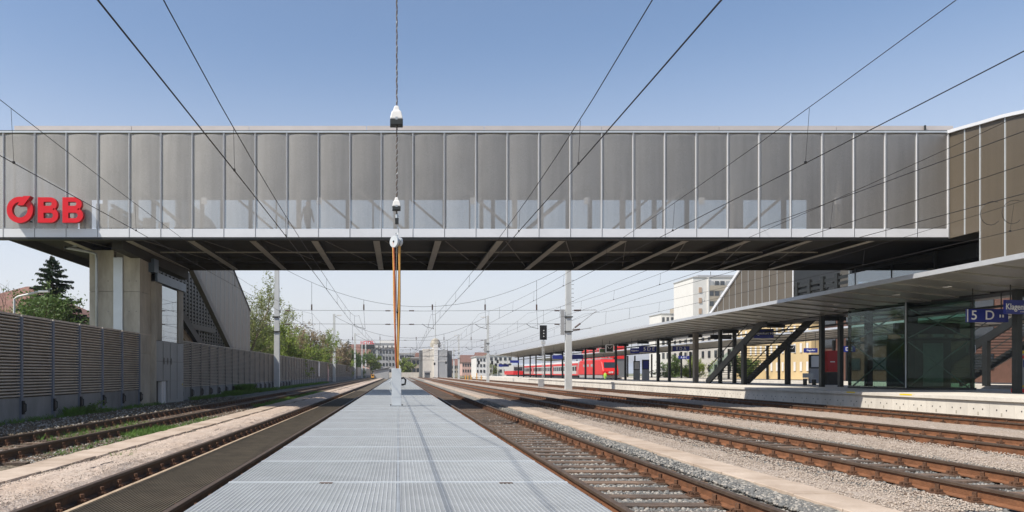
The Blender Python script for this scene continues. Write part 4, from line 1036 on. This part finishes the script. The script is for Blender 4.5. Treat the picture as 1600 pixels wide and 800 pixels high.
# ------------------------------------------------------------ trains
def body(m, L, w_, z0, z1, x0=0, lower=None):
    """carriage shell with rounded roof, running along +y"""
    poly = [(-w_/2,z0),(-w_/2,z1-.7),(-w_/2*.93,z1-.35),(-w_/2*.7,z1-.1),(-w_/2*.3,z1),(w_/2*.3,z1),(w_/2*.7,z1-.1),(w_/2*.93,z1-.35),(w_/2,z1-.7),(w_/2,z0)]
    return B(m).prism_y(poly, 0, L)
loco = thing('red_locomotive', 'red electric locomotive heading a train at the second platform', 'locomotive', (38.9,138,-.0))
b = B('train_red')
b.prism_x([(.1,1.0),(.1,1.75),(.35,2.2),(1.15,3.45),(1.9,3.9),(17.4,3.9),(18.2,3.4),(19.0,2.2),(19.2,1.75),(19.2,1.0)],-1.48,1.48); b.build('body', loco, bevel=.16)
B('window_dark').add([(-1.15,.40,2.32),(1.15,.40,2.32),(1.05,1.08,3.38),(-1.05,1.08,3.38),(-1.15,.50,2.32),(1.15,.50,2.32),(1.05,1.18,3.38),(-1.05,1.18,3.38)],[(0,1,2,3),(0,4,5,1),(3,2,6,7),(0,3,7,4),(1,5,6,2)]).build('windscreen', loco)
B('train_grey').box(-1.45,1.45,.6,18.0,.45,.98).build('underframe', loco)
B('train_grey').box(-1.0,1.0,2.5,16.5,3.96,4.15).build('roof_gear', loco)
for y in (2.8,5.4,12.8,15.4):
    for x in (-.78,.78): B('steel_dark').tube([(x-.07,y,.55),(x+.07,y,.55)],.55,16).build('wheel', loco)
for x in (-.8,.8): B('lamp_body').box(x-.14,x+.14,.12,.22,1.55,1.72).build('headlight', loco); B('steel_dark').box(x-.15,x+.15,-.1,.25,.95,1.15).build('buffer', loco)
inst(text_mesh('ÖBB', .5, 'white', .004, bold=.02), 'white_lettering', loco, (0,.08,1.45))
B('steel_dark').bar((-.0,4,4.1),(0,5.2,4.9),.06).bar((0,5.2,4.9),(0,4.2,5.3),.06).bar((-.8,4.2,5.3),(.8,4.2,5.3),.06).build('pantograph', loco)
for y in (7,10,13): B('train_grey').box(-1.50,-1.485,y,y+1.6,2.6,3.1).build('side_grille', loco)
for k in range(4):
    y0 = 157.4+k*26.6
    c = thing('passenger_coach', 'white coach with red roof edge, %s behind the locomotive' % ['directly','second','third','fourth'][k], 'train coach', (38.9,y0,0), group='coaches of the train')
    body('train_white',26.2,2.85,.9,3.95).build('body', c)
    B('train_red').box(-1.47,-1.43,0,26.2,3.0,3.45).build('red_band', c); B('train_red').box(-1.47,-1.43,0,26.2,.9,1.15).build('red_skirt', c)
    B('steel_dark').box(-1.2,1.2,.5,25.7,.35,.89).build('underframe', c)
    for j in range(12):
        B('window_dark').box(-1.45,-1.425,1.3+j*2.0,2.8+j*2.0,1.85,2.75).build('window', c)
    for j in (0.25,25.0): B('train_red').box(-1.46,-1.43,j,j+.9,1.16,2.95).build('door', c)
t = thing('red_railcar', 'red and grey railcar standing far off beyond the canopy end', 'train coach', (34.2,215,0))
B('train_red').box(-1.4,1.4,0,18,.9,2.0).m('train_white').box(-1.39,1.39,0.01,17.9,2.0,3.6).build('body', t); B('window_dark').box(-1.2,1.2,-.03,-.01,2.1,3.1).build('windscreen', t)

# red clad structure above the train
t = thing('red_facade_building', 'red clad upper storey showing under the canopy above the train', 'building', (0,0,0))
B('train_red').box(54,58,192,222,5.0,8.2).build('wall', t); B('build_dark').box(54.2,58,192.2,221.5,0,4.99).build('ground_floor', t)
for j in range(7): B('train_grey').box(53.96,53.99,193+j*4,193.5+j*4,5.0,8.2).build('panel_joint', t)

# ------------------------------------------------------------ buildings
def building(name, label, x0, x1, y0, y1, h, m, rows=0, cols=0, side='', roofm='roof_grey', roof='flat', wm='window_dark', z0=-.4, colsx=0, frac=.55, cat='building'):
    t = thing(name, label, cat, ((x0+x1)/2,(y0+y1)/2,0)); cx, cy = (x0+x1)/2,(y0+y1)/2
    B(m).box(x0-cx,x1-cx,y0-cy,y1-cy,z0,h).build('wall', t)
    if roof == 'flat': B(roofm).box(x0-cx-.3,x1-cx+.3,y0-cy-.3,y1-cy+.3,h,h+.5).build('roof', t)
    elif roof == 'gable': B(roofm).prism_x([(y0-cy-.6,h),((y0+y1)/2-cy,h+(y1-y0)*.28),(y1-cy+.6,h)],x0-cx-.6,x1-cx+.6).build('roof', t)
    elif roof == 'gable_y': B(roofm).prism_y([(x0-cx-.6,h),(0,h+(x1-x0)*.28),(x1-cx+.6,h)],y0-cy-.6,y1-cy+.6).build('roof', t)
    elif roof == 'hip':
        a, b_, c_, d_ = x0-cx-.6, x1-cx+.6, y0-cy-.6, y1-cy+.6; rh = min(b_-a, d_-c_)*.25; s2 = min(b_-a, d_-c_)/2
        if b_-a > d_-c_: r1, r2 = (a+s2,0,h+rh), (b_-s2,0,h+rh)
        else: r1, r2 = (0,c_+s2,h+rh), (0,d_-s2,h+rh)
        B(roofm).add([(a,c_,h),(b_,c_,h),(b_,d_,h),(a,d_,h),r1,r2],[(0,3,2,1),(0,1,5,4) if b_-a>d_-c_ else (0,1,4),(1,2,5) if b_-a>d_-c_ else (1,2,5,4),(2,3,4,5) if b_-a>d_-c_ else (2,3,5),(3,0,4) if b_-a>d_-c_ else (3,0,4,5)]).build('roof', t)
    fh = (h-1)/max(rows,1)
    for r in range(rows):
        za = 1+r*fh+fh*.25; zb = za+fh*.5
        for c in range(cols):
            cw = (x1-x0)/cols; xa = x0-cx+c*cw+cw*(1-frac)/2
            o = B(wm).box(xa,xa+cw*frac,y0-cy-.12,y0-cy-.05,za,zb).build('window', t)
        for c in range(colsx):
            cw = (y1-y0)/colsx; ya = y0-cy+c*cw+cw*(1-frac)/2
            xq = x0-cx-.12 if side == 'l' else x1-cx+.05
            B(wm).box(xq,xq+.07,ya,ya+cw*frac,za,zb).build('window', t)
    return t
def bpx(name, label, pxa, pxb, pyt, Y, depth, m, **k):
    a = P(pxa, pyt, Y); b = P(pxb, pyt, Y); return building(name, label, a.x, b.x, Y, Y+depth, a.z, m, **k)
# high rise
t = bpx('tower_block', 'tall white and beige office tower above the right canopy', 1083, 1160, 434, 400, 28, 'build_white')
cx, cy = t.location.x, t.location.y; w_ = (1160-1083)/K*400/2; fx = -w_+ (1106-1083)/K*400
B('build_beige').box(fx+.5,w_,-14.12,-14.0,0,47.5).build('beige_front', t)
for r in range(9):
    z = 50-r*5.4
    B('build_beige').box(fx+.2,w_,-14.5,-14.14,z-5.0 ,z-2.6 if r else z-2.2).build('spandrel', t)
    for c in range(6):
        xa = fx+.8+c*(w_-fx-1)/6; o = B('window_dark' if (c+r) % 3 else 'build_grey').box(xa,xa+2.1,-14.4,-14.14,z-2.3,z+.1).build('window', t)
for r in range(8): B('house_wall').box(fx-4.8,fx-3.3,-14.3,-14.05,44-r*5.6,46.8-r*5.6).build('stair_window', t)
B('build_white').box(fx-.3,fx+.5,-14.7,-14.05,0,52).build('edge_pillar', t)
B('build_grey').box(-w_+4,w_-2,-10,10,52.2,53.8).build('top_storey', t); B('steel_column').tube([(2,0,53.8),(2,0,57)],.15,5).build('antenna', t)
t = bpx('apartment_building', 'lower pale building left of the office tower above the canopy', 1033, 1081, 491, 430, 20, 'build_white', rows=5, cols=7)
B('build_beige').box(2,9,-8,6,35,39).build('top_storey', t)
# station building row to the right
building('station_building', 'yellow station building with white window frames behind the second platform', 58, 74, 106, 130, 9, 'build_yellow', rows=3, cols=5, wm='build_white', side='l', colsx=14, frac=.3)
building('station_building', 'long pale building behind the second platform right of the red train', 60, 74, 132, 168, 9, 'build_pale', rows=3, cols=5, side='l', colsx=12, frac=.35)
building('station_building', 'beige building on the far right behind the stairs', 58.5, 76, 30, 105, 10, 'build_brown', rows=3, cols=4, side='l', colsx=14)
building('station_building', 'dark brown glazed hall behind the platform at the far right', 54, 57.8, 20, 62, 6, 'build_brown', rows=1, cols=1, side='l', colsx=8)
# buildings beyond the track fan
bpx('apartment_building', 'pink house row with red roof between the distant masts', 722, 745, 566, 420, 15, 'build_pink', rows=2, cols=6, roof='gable', roofm='roof_red')
bpx('apartment_building', 'pale low house right of the pink row', 746, 765, 563, 380, 15, 'build_white', rows=3, cols=5, roof='gable', roofm='roof_red')
bpx('apartment_building', 'pale building with orange panel just beyond the canopy end', 764, 800, 556, 330, 20, 'build_white', rows=3, cols=5, roof='flat')
bpx('apartment_building', 'long pale building rising just over the far canopy end', 744, 764, 558, 300, 20, 'build_white', rows=3, cols=4)
bpx('apartment_building', 'low red roofed house left of the distant conifers', 704, 722, 571, 460, 15, 'build_beige', rows=2, cols=4, roof='gable', roofm='roof_red')
# concrete tower with antenna
tw = thing('concrete_tower', 'pale concrete control tower with a small dome and antenna at the end of the tracks', 'tower', (11.8,250,0))
def tb(pxa, pxb, pyt, y0, y1, m, n_): a = P(pxa,pyt,250); b = P(pxb,pyt,250); B(m).box(a.x-11.8,b.x-11.8,y0,y1,-.4,a.z).build(n_, tw)
tb(661,682,545,0,12,'concrete_light','main_block'); tb(678,684,538,-1.2,12,'build_white','stair_shaft'); tb(684,698.5,547,-1,10,'build_grey','side_block'); tb(656,661,547,3,10,'build_dark','rear_block'); tb(698.5,707,548,2,10,'build_dark','rear_block')
p = P(681,535,250); rings = []
B('concrete').tube([(p.x-11.8,3,p.z-1.5),(p.x-11.8,3,p.z-.2),(p.x-11.8,3,p.z+.9),(p.x-11.8,3,p.z+1.5)],[1.75,1.75,1.3,.5],16).build('dome', tw, smooth=False)
B('mast_grey').tube([(p.x-11.8,3,p.z+1.2),(p.x-11.8,3,p.z+8),(p.x-11.8,3,CZ+(583-471)*253/K)],[.16,.12,.06],6).build('antenna', tw)
for z in (3.2,5.0): B('build_white').box(P(684,0,250).x-11.8,P(698,0,250).x-11.8,-1.1,-1.02,z+2,z+2.2).build('rail_band', tw)
bpx('low_building', 'low dark box hut at the foot of the concrete tower', 664, 672, 582, 235, 5, 'build_dark', rows=0)
# hotel and neighbours
ht = bpx('hotel_building', 'grey hotel with mansard roof and red rooftop lettering beyond the tree row', 577, 617, 545, 330, 20, 'build_grey', rows=4, cols=8)
w_ = (617-577)/K*330/2
B('build_dark').prism_x([(-10,P(0,545,330).z+.5),(-9,P(0,536,330).z),(9,P(0,536,330).z),(10,P(0,545,330).z+.5)],-w_,w_).build('mansard_roof', ht)
for i in range(6): B('build_white').box(-w_+.8+i*1.9,-w_+2.0+i*1.9,-10.6,-9.2,P(0,545,330).z+.4,P(0,540,330).z).build('dormer', ht)
B('build_white').box(-w_*.2,w_,-8.9,8,P(0,536,330).z,P(0,532,330).z).build('penthouse', ht)
h2 = bpx('hotel_annex', 'building with a red tiled roof left of the hotel', 545, 577, 553, 325, 16, 'build_pink', rows=3, cols=6, roof='gable', roofm='roof_red')
t = thing('hotel_sign', 'red rooftop letters spelling HOTEL', 'letter sign', tuple(P(574,535.5,328)))
inst(text_mesh('HOTEL', 1.9, 'red', .05, bold=.06), 'lettering', t); B('steel_column').box(-3,3,.2,.3,-2.6,-.9).build('frame', t)
bpx('white_building', 'white building with dark window bands right of the hotel', 624, 648, 553, 310, 14, 'build_white', rows=3, cols=2, frac=.9)
bpx('white_building', 'low white wing in front of the hotel', 636, 657, 560, 300, 12, 'build_beige', rows=2, cols=3, frac=.8)
bpx('brown_building', 'small brown roofed house left of the concrete tower', 648, 658, 562, 340, 12, 'house_wall', rows=2, cols=3, roof='gable', roofm='roof_red')
sd = thing('grey_shed', 'dark grey shed with a slanting roof at the end of the left tracks', 'shed', (-5.2,205,0))
B('build_grey').prism_y([(-1.5,-.4),(2.6,-.4),(2.6,2.7),(-1.5,1.9)],0,9).build('wall', sd); B('build_dark').prism_y([(-1.8,1.93),(2.9,2.80),(2.9,2.98),(-1.8,2.12)],-.3,9.3).build('roof', sd)
t = thing('yellow_machine', 'small yellow track machine beside the grey shed', 'machine', (-6.9,204,-.2))
B('yellow_band').box(-.4,.4,0,2,.3,1.2).build('body', t); B('steel_dark').box(-.42,.42,.1,1.9,0,.3).build('undercarriage', t); B('window_dark').box(-.25,.25,-.03,-.01,.8,1.1).build('window', t)
w1 = B('concrete_light').box(-6,12,262,262.3,-.4,1.6).build('boundary_wall'); tag(w1, 'low pale wall closing the view behind the track ends', 'wall')
# house behind the left noise wall
hs_ = building('brick_house', 'house with a low red tiled roof behind the spruce at the left edge', -37.5, -25.2, 58, 70, 5.4, 'house_wall', rows=0, cols=0, roof='hip', roofm='roof_red')
for q in (-3,0,3): B('window_dark').box(6.16,6.2,q-.6,q+.6,2.5,4).build('window', hs_)
t = thing('street_lamp', 'thin pale lamp arm bent over the noise wall at the left', 'street lamp', (-15.4,30.5,0))
B('mast_grey').tube([(-.1,0,0),(-.1,0,4.35),(.05,0,4.45),(1.05,0,4.68)],.045,6).build('post', t); B('lamp_body').box(.9,1.3,-.08,.08,4.62,4.70).build('lamp_head', t)
# distant hills, with the haze of distance painted into their colour
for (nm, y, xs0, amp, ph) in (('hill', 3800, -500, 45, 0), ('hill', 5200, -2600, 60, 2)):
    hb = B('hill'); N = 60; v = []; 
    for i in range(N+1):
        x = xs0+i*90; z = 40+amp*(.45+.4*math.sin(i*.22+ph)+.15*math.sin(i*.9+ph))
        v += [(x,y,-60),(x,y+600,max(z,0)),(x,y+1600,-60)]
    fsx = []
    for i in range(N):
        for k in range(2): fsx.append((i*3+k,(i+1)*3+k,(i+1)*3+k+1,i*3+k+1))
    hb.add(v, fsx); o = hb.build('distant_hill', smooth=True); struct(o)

# ------------------------------------------------------------ trees
def rnd_unit():
    while True:
        v = Vector((R.uniform(-1,1),R.uniform(-1,1),R.uniform(-1,1)))
        if .05 < v.length < 1: return v.normalized()
def leaves(mb, pts, n, size, spread):
    for i in range(n):
        c = Vector(R.choice(pts)) + rnd_unit()*spread*R.random()
        a = rnd_unit(); b = a.cross(rnd_unit()).normalized(); s = size*R.uniform(.6,1.3)
        mb.face([c-a*s, c+b*s*.55, c+a*s, c-b*s*.55])
def deciduous(x, y, h, rad, label, leaf='leaf_mid', bark='bark', dens=1.0, leafsize=.13, twig=1.0, group='spring trees behind the noise wall', name='deciduous_tree', base=0, up=.55):
    t = thing(name, label, 'tree', (x,y,-.4), R.random()*6, group)
    tr = B(bark); tips = []; allp = []
    def grow(p, d, L, r, lvl):
        pts = [p]; n = 4; dd = d.copy()
        for i in range(n):
            dd = (dd+rnd_unit()*.22+Vector((0,0,.06))).normalized(); pts.append(pts[-1]+dd*L/n)
        tr.tube(pts, [r*(1-.45*i/n) for i in range(n+1)], 6 if lvl == 0 else (4 if lvl < 3 else 3), cap=False)
        if lvl >= 2: allp.extend(pts[1:])
        if lvl >= 4: tips.append(pts[-1]); return
        for k in range(5 if lvl == 0 else (4 if lvl < 3 else 3)):
            q = pts[1+R.randrange(n)] if k else pts[-1]
            nd = (dd*up+rnd_unit()*.75+Vector((0,0,.25))).normalized()
            grow(q, nd, L*R.uniform(.55,.8), r*.5, lvl+1)
    H = h+.4
    grow(Vector((0,0,0)), Vector((0,0,1)), H*.42, H*.016, 0)
    if base:
        for k in range(3): grow(Vector((R.uniform(-1,1),R.uniform(-1,1),0)), (Vector((R.uniform(-.5,.5),R.uniform(-.5,.5),1))).normalized(), H*.3, H*.010, 1)
    # fit to the wanted size
    zs = max(p.z for p in allp); rs = sorted(math.hypot(p.x,p.y) for p in allp)[int(len(allp)*.93)]
    kz = H/zs; kr = rad/rs
    tr.v = [(vx*kr if vz > .5 else vx, vy*kr if vz > .5 else vy, vz*kz) for vx,vy,vz in tr.v]; allp = [Vector((p.x*kr,p.y*kr,p.z*kz)) for p in allp]
    tr.build('trunk', t)
    lf = B(leaf); leaves(lf, allp, int(2600*dens), leafsize, .45*twig); lf.build('crown', t)
    return t
def spruce(x, y, h, rad, label, z0=-.4, dens=1.0, group=None):
    t = thing('spruce_tree', label, 'tree', (x,y,z0), R.random()*6, group); b = B('bark'); b.tube([(0,0,0),(0,0,h*.6),(0,0,h)],[h*.014,h*.008,.01],7); 
    nd = B('spruce'); n = int(30*dens)
    for lv in range(n):
        q = lv/(n-1); z = h*(.06+.92*q); r = rad*(1-q)**.68*R.uniform(.75,1.12)+.12; m_ = 9 if q < .7 else 6
        for k in range(m_):
            a = R.random()*6.283; rr = r*R.uniform(.7,1.1); ex = Vector((math.cos(a)*rr, math.sin(a)*rr, z-rr*.18+R.uniform(-.1,.25))); s = Vector((0,0,z))
            b.tube([s, s.lerp(ex,.5)+Vector((0,0,-.05*rr)), ex+Vector((0,0,.12*rr))],[.03,.02,.008],3,cap=False)
            nn = int(60*rr/1.2)+10
            for i in range(nn):
                f_ = R.uniform(.15,1.05); c = s.lerp(ex, f_)+Vector((0,0,.1*rr*f_*f_-.05)); side = Vector((-math.sin(a),math.cos(a),0))*R.choice((-1,1)); w_ = rr*.28*(1.15-f_)+.10
                tip = c+side*w_*R.uniform(.5,1.1)+Vector((math.cos(a),math.sin(a),0))*w_*.5+Vector((0,0,-R.uniform(.02,.18)))
                d = Vector((0,0,.035+.03*R.random())); e = Vector((math.cos(a),math.sin(a),0))*.05
                nd.face([c-e, tip, c+e+d*.5]); nd.face([c+d, tip, c-d])
    b.build('trunk', t); nd.build('crown', t); return t
spruce(-22.2, 48.5, 9.4, 3.2, 'tall dark spruce standing behind the left noise wall', dens=1.7)
deciduous(-19.4, 42, 6.3, 2.3, 'olive leafed bush at the left edge before the spruce', 'leaf_mid', dens=2.6, leafsize=.09, base=1, group=None)
deciduous(-23.6, 46, 6.4, 2.6, 'pale green budding bush left of the spruce', 'leaf_pale', dens=2.4, leafsize=.07, base=1, group=None)
deciduous(-27.0, 50, 7.6, 3.0, 'bare twiggy tree at the left edge', 'leaf_bud', dens=.25, leafsize=.06, base=1, group=None)
deciduous(-20.8, 50, 5.6, 2.2, 'dark green bush right of the spruce beside the pier', 'leaf_dark', dens=2.4, leafsize=.10, base=1, group=None)
deciduous(-21.6, 60, 8.2, 1.8, 'thin bare tree behind the house roof next to the pier', 'leaf_bud', dens=.2, leafsize=.05, group=None)
LT = [(-14.6,72,11.6,2.9,'tall airy birch with pale green leaves right of the stair tube','leaf_pale','bark_pale',4.6,.085),
      (-14.2,80,7.0,3.2,'bright green bushy tree under the airy birch','leaf_fresh','bark',5,.11),
      (-14.0,90,7.4,3.4,'green leafed tree left of the first wall mast','leaf_fresh','bark',4.4,.12),
      (-16.0,98,10.6,4.0,'budding tree with pale leaves and bare twigs behind the first wall mast','leaf_pale','bark',5.0,.09),
      (-15.0,108,9.4,4.4,'reddish brown twiggy tree following the budding one','leaf_bud','bark',4.2,.10),
      (-15.0,120,8.8,4.4,'fresh green and olive tree before the second wall mast','leaf_fresh','bark',4,.11),
      (-13.8,133,7.6,4.2,'olive bushy tree near the second wall mast','leaf_mid','bark',4,.12),
      (-15.0,146,9.6,4.2,'bare brown tree just left of the second wall mast','leaf_bud','bark',3.4,.12),
      (-13.8,160,8.4,4.2,'reddish brown tree beside the second wall mast','leaf_bud','bark',4.4,.13),
      (-13.8,176,8.0,4.2,'green bushy tree right of the second wall mast','leaf_fresh','bark',4.4,.14),
      (-13.6,194,7.8,4.2,'mid green tree before the third wall mast','leaf_mid','bark',4,.15),
      (-13.2,232,8.4,3.8,'blue green tree under the red roofed annex','leaf_mid','bark',3.4,.18),
      (-9.2,258,8.4,4.2,'bright yellow green tree in front of the hotel','leaf_fresh','bark',5,.2),
      (3.6,285,7.2,3.2,'green tree right of the walkway end','leaf_fresh','bark',3.6,.2),
      (54.5,118,4.6,2.4,'round green shrub tree before the yellow station building','leaf_mid','bark',2.6,.12),
      (53.5,136,4.8,2.6,'green shrub tree before the pale station building','leaf_fresh','bark',2.6,.12),
      (54.5,150,5.0,2.8,'olive shrub tree at the far end of the pale station building','leaf_mid','bark',2.6,.13),
      (40,330,9.5,3.4,'pale green tree among the houses beyond the right masts','leaf_pale','bark',2.6,.2)]
for (x,y,h,rad,lab,lf,bk,dn,ls) in LT: deciduous(x,y,h,rad,lab,lf,bk,dn,ls,base=1 if y < 240 else 0)
spruce(-14.0, 214, 11.5, 2.6, 'dark conifer beside the red roofed annex', dens=.8)
spruce(46.5, 400, 17, 5.0, 'left one of two dark conifers beyond the second right mast', dens=.7); spruce(54.5, 420, 14, 4.6, 'right one of two dark conifers beyond the second right mast', dens=.7)
spruce(8.2, 350, 10.0, 3.6, 'dark conifer left of the concrete tower', dens=.6)

# grass and weeds
def grass(name, label, spots):
    b = B('grass')
    for (x0,x1,y0,y1,n,h) in spots:
        for i in range(n):
            c = Vector((R.uniform(x0,x1), R.uniform(y0,y1), -.17 if x0 > -9 else -.07))
            for k in range(7):
                a = R.random()*6.283; d = Vector((math.cos(a),math.sin(a),0)); s = Vector((-d.y,d.x,0))*.008; hh = h*R.uniform(.5,1.2); o = c+d*R.random()*.06
                b.face([o-s, o+s, o+d*hh*.35+Vector((0,0,hh*.7)), o+d*hh*.6+Vector((0,0,hh))])
    tag(b.build(name), label, 'grass', kind='stuff')
grass('weeds', 'green weeds growing at the foot of the noise wall', [(-10.9,-10.2,47,58,900,.30),(-10.9,-10.4,39,47,250,.2),(-10.9,-10.0,58,110,900,.25),(-10.9,-10.5,20,34,260,.16),(-10.9,-10.6,51,55,400,.6),(-10.9,-10.7,24.5,26.5,80,.3)])
grass('grass_tufts', 'fresh grass tufts scattered beside the far left track', [(-6.7,-6.0,18,21,170,.12),(-6.6,-5.95,14,26,260,.08),(-8.2,-7.2,17,23,90,.12),(-6.6,-5.9,34,60,500,.14),(-5.0,-4.6,13,14,16,.15),(-4.8,-4.5,10,11,8,.1)])
pl_ = thing('weed_clump', 'tall leafy weed clump on the lower near wall foot', 'plant', (-10.55,26.3,-.05)); b = B('leaf_mid')
leaves(b, [Vector((R.uniform(-.2,.2),R.uniform(-.5,.5),R.uniform(0,.35))) for _ in range(30)], 260, .05, .15); b.build('foliage', pl_)

# ------------------------------------------------------------ people
def person(label, loc, rz, joints, top, legs, shirt='cloth_dark', bag=None):
    """joints: list (x,y,z,radius) keyed; one skinned body"""
    J = dict(joints); names = list(J)
    E = [('pelvis','spine'),('spine','chest'),('chest','neck'),('neck','head0'),('head0','head1'),('chest','shL'),('shL','elL'),('elL','haL'),('haL','fiL'),('chest','shR'),('shR','elR'),('elR','haR'),('haR','fiR'),
         ('pelvis','hipL'),('hipL','knL'),('knL','anL'),('anL','toL'),('pelvis','hipR'),('hipR','knR'),('knR','anR'),('anR','toR')]
    me = bpy.data.meshes.new('person'); me.from_pydata([J[n][:3] for n in names], [(names.index(a), names.index(b)) for a, b in E], [])
    o = bpy.data.objects.new('tmp', me); COL.objects.link(o); m = o.modifiers.new('s','SKIN'); o.modifiers.new('d','SUBSURF').levels = 1
    for i, n in enumerate(names): me.skin_vertices[0].data[i].radius = (J[n][3], J[n][3]*.85)
    me.skin_vertices[0].data[names.index('pelvis')].use_root = True
    dg = bpy.context.evaluated_depsgraph_get(); dg.update(); m2 = bpy.data.meshes.new_from_object(o.evaluated_get(dg)); bpy.data.objects.remove(o)
    m2.name = 'person'; m2.materials.clear()
    for k in ('skin', shirt, legs, 'hair'): m2.materials.append(MATS[k])
    for p in m2.polygons:
        z = p.center.z; r = math.hypot(p.center.x, p.center.y)
        p.material_index = 3 if (z > 1.66 or (z > 1.52 and p.center.y > .05)) else (0 if z > 1.46 or (z < .92 and r > .24 and z > .65) else (1 if z > .92 else 2)); p.use_smooth = True
    q = bpy.data.objects.new('person', m2); COL.objects.link(q); q.location = loc; q.rotation_euler = (0,0,rz); tag(q, label, 'person'); return q
def joints(arm=.15, stride=.12):
    return [('pelvis',(0,0,.95,.15)),('spine',(0,0,1.15,.14)),('chest',(0,0,1.34,.16)),('neck',(0,0,1.48,.065)),('head0',(0,-.01,1.58,.085)),('head1',(0,-.01,1.70,.085)),
      ('shL',(-.19,0,1.38,.07)),('elL',(-.26,.02,1.12,.05)),('haL',(-.26-arm*.3,-.06,.87,.04)),('fiL',(-.27-arm*.3,-.08,.79,.03)),('shR',(.19,0,1.38,.07)),('elR',(.26,-.02,1.12,.05)),('haR',(.27,-.10,.88,.04)),('fiR',(.27,-.13,.80,.03)),
      ('hipL',(-.10,0,.88,.10)),('knL',(-.11,-stride*.6,.50,.075)),('anL',(-.11,-stride*.3,.09,.05)),('toL',(-.11,-stride*.3-.16,.05,.04)),('hipR',(.10,0,.88,.10)),('knR',(.11,stride*.4,.50,.075)),('anR',(.11,stride,.10,.05)),('toR',(.11,stride-.15,.05,.04))]
person('dim silhouette of a person walking inside the footbridge', (-3.9,32.5,7.06), math.radians(50), joints(.5,.25), None, 'cloth_dark')
person('railway worker in a yellow green jacket beside the locomotive front', (37.3,136.0,-.15), 0, joints(), None, 'cloth_green', shirt='cloth_green')

# ------------------------------------------------------------ thin spring haze
hzb = MB(); hzb.box(-3990, 3990, -190, 6990, -1.5, 130)
ho = bpy.data.meshes.new('haze'); ho.from_pydata(hzb.v, [], hzb.f); o = bpy.data.objects.new('haze', ho); COL.objects.link(o); tag(o, None, None, kind='stuff')
hm = bpy.data.materials.new('haze'); hm.use_nodes = True; hn = hm.node_tree; hn.nodes.clear()
ho_ = hn.nodes.new('ShaderNodeOutputMaterial'); pv = hn.nodes.new('ShaderNodeVolumePrincipled'); pv.inputs['Color'].default_value = (.93, .95, 1, 1)
pv.inputs['Density'].default_value = .00026; pv.inputs['Anisotropy'].default_value = .3; hn.links.new(pv.outputs[0], ho_.inputs['Volume']); ho.materials.append(hm)
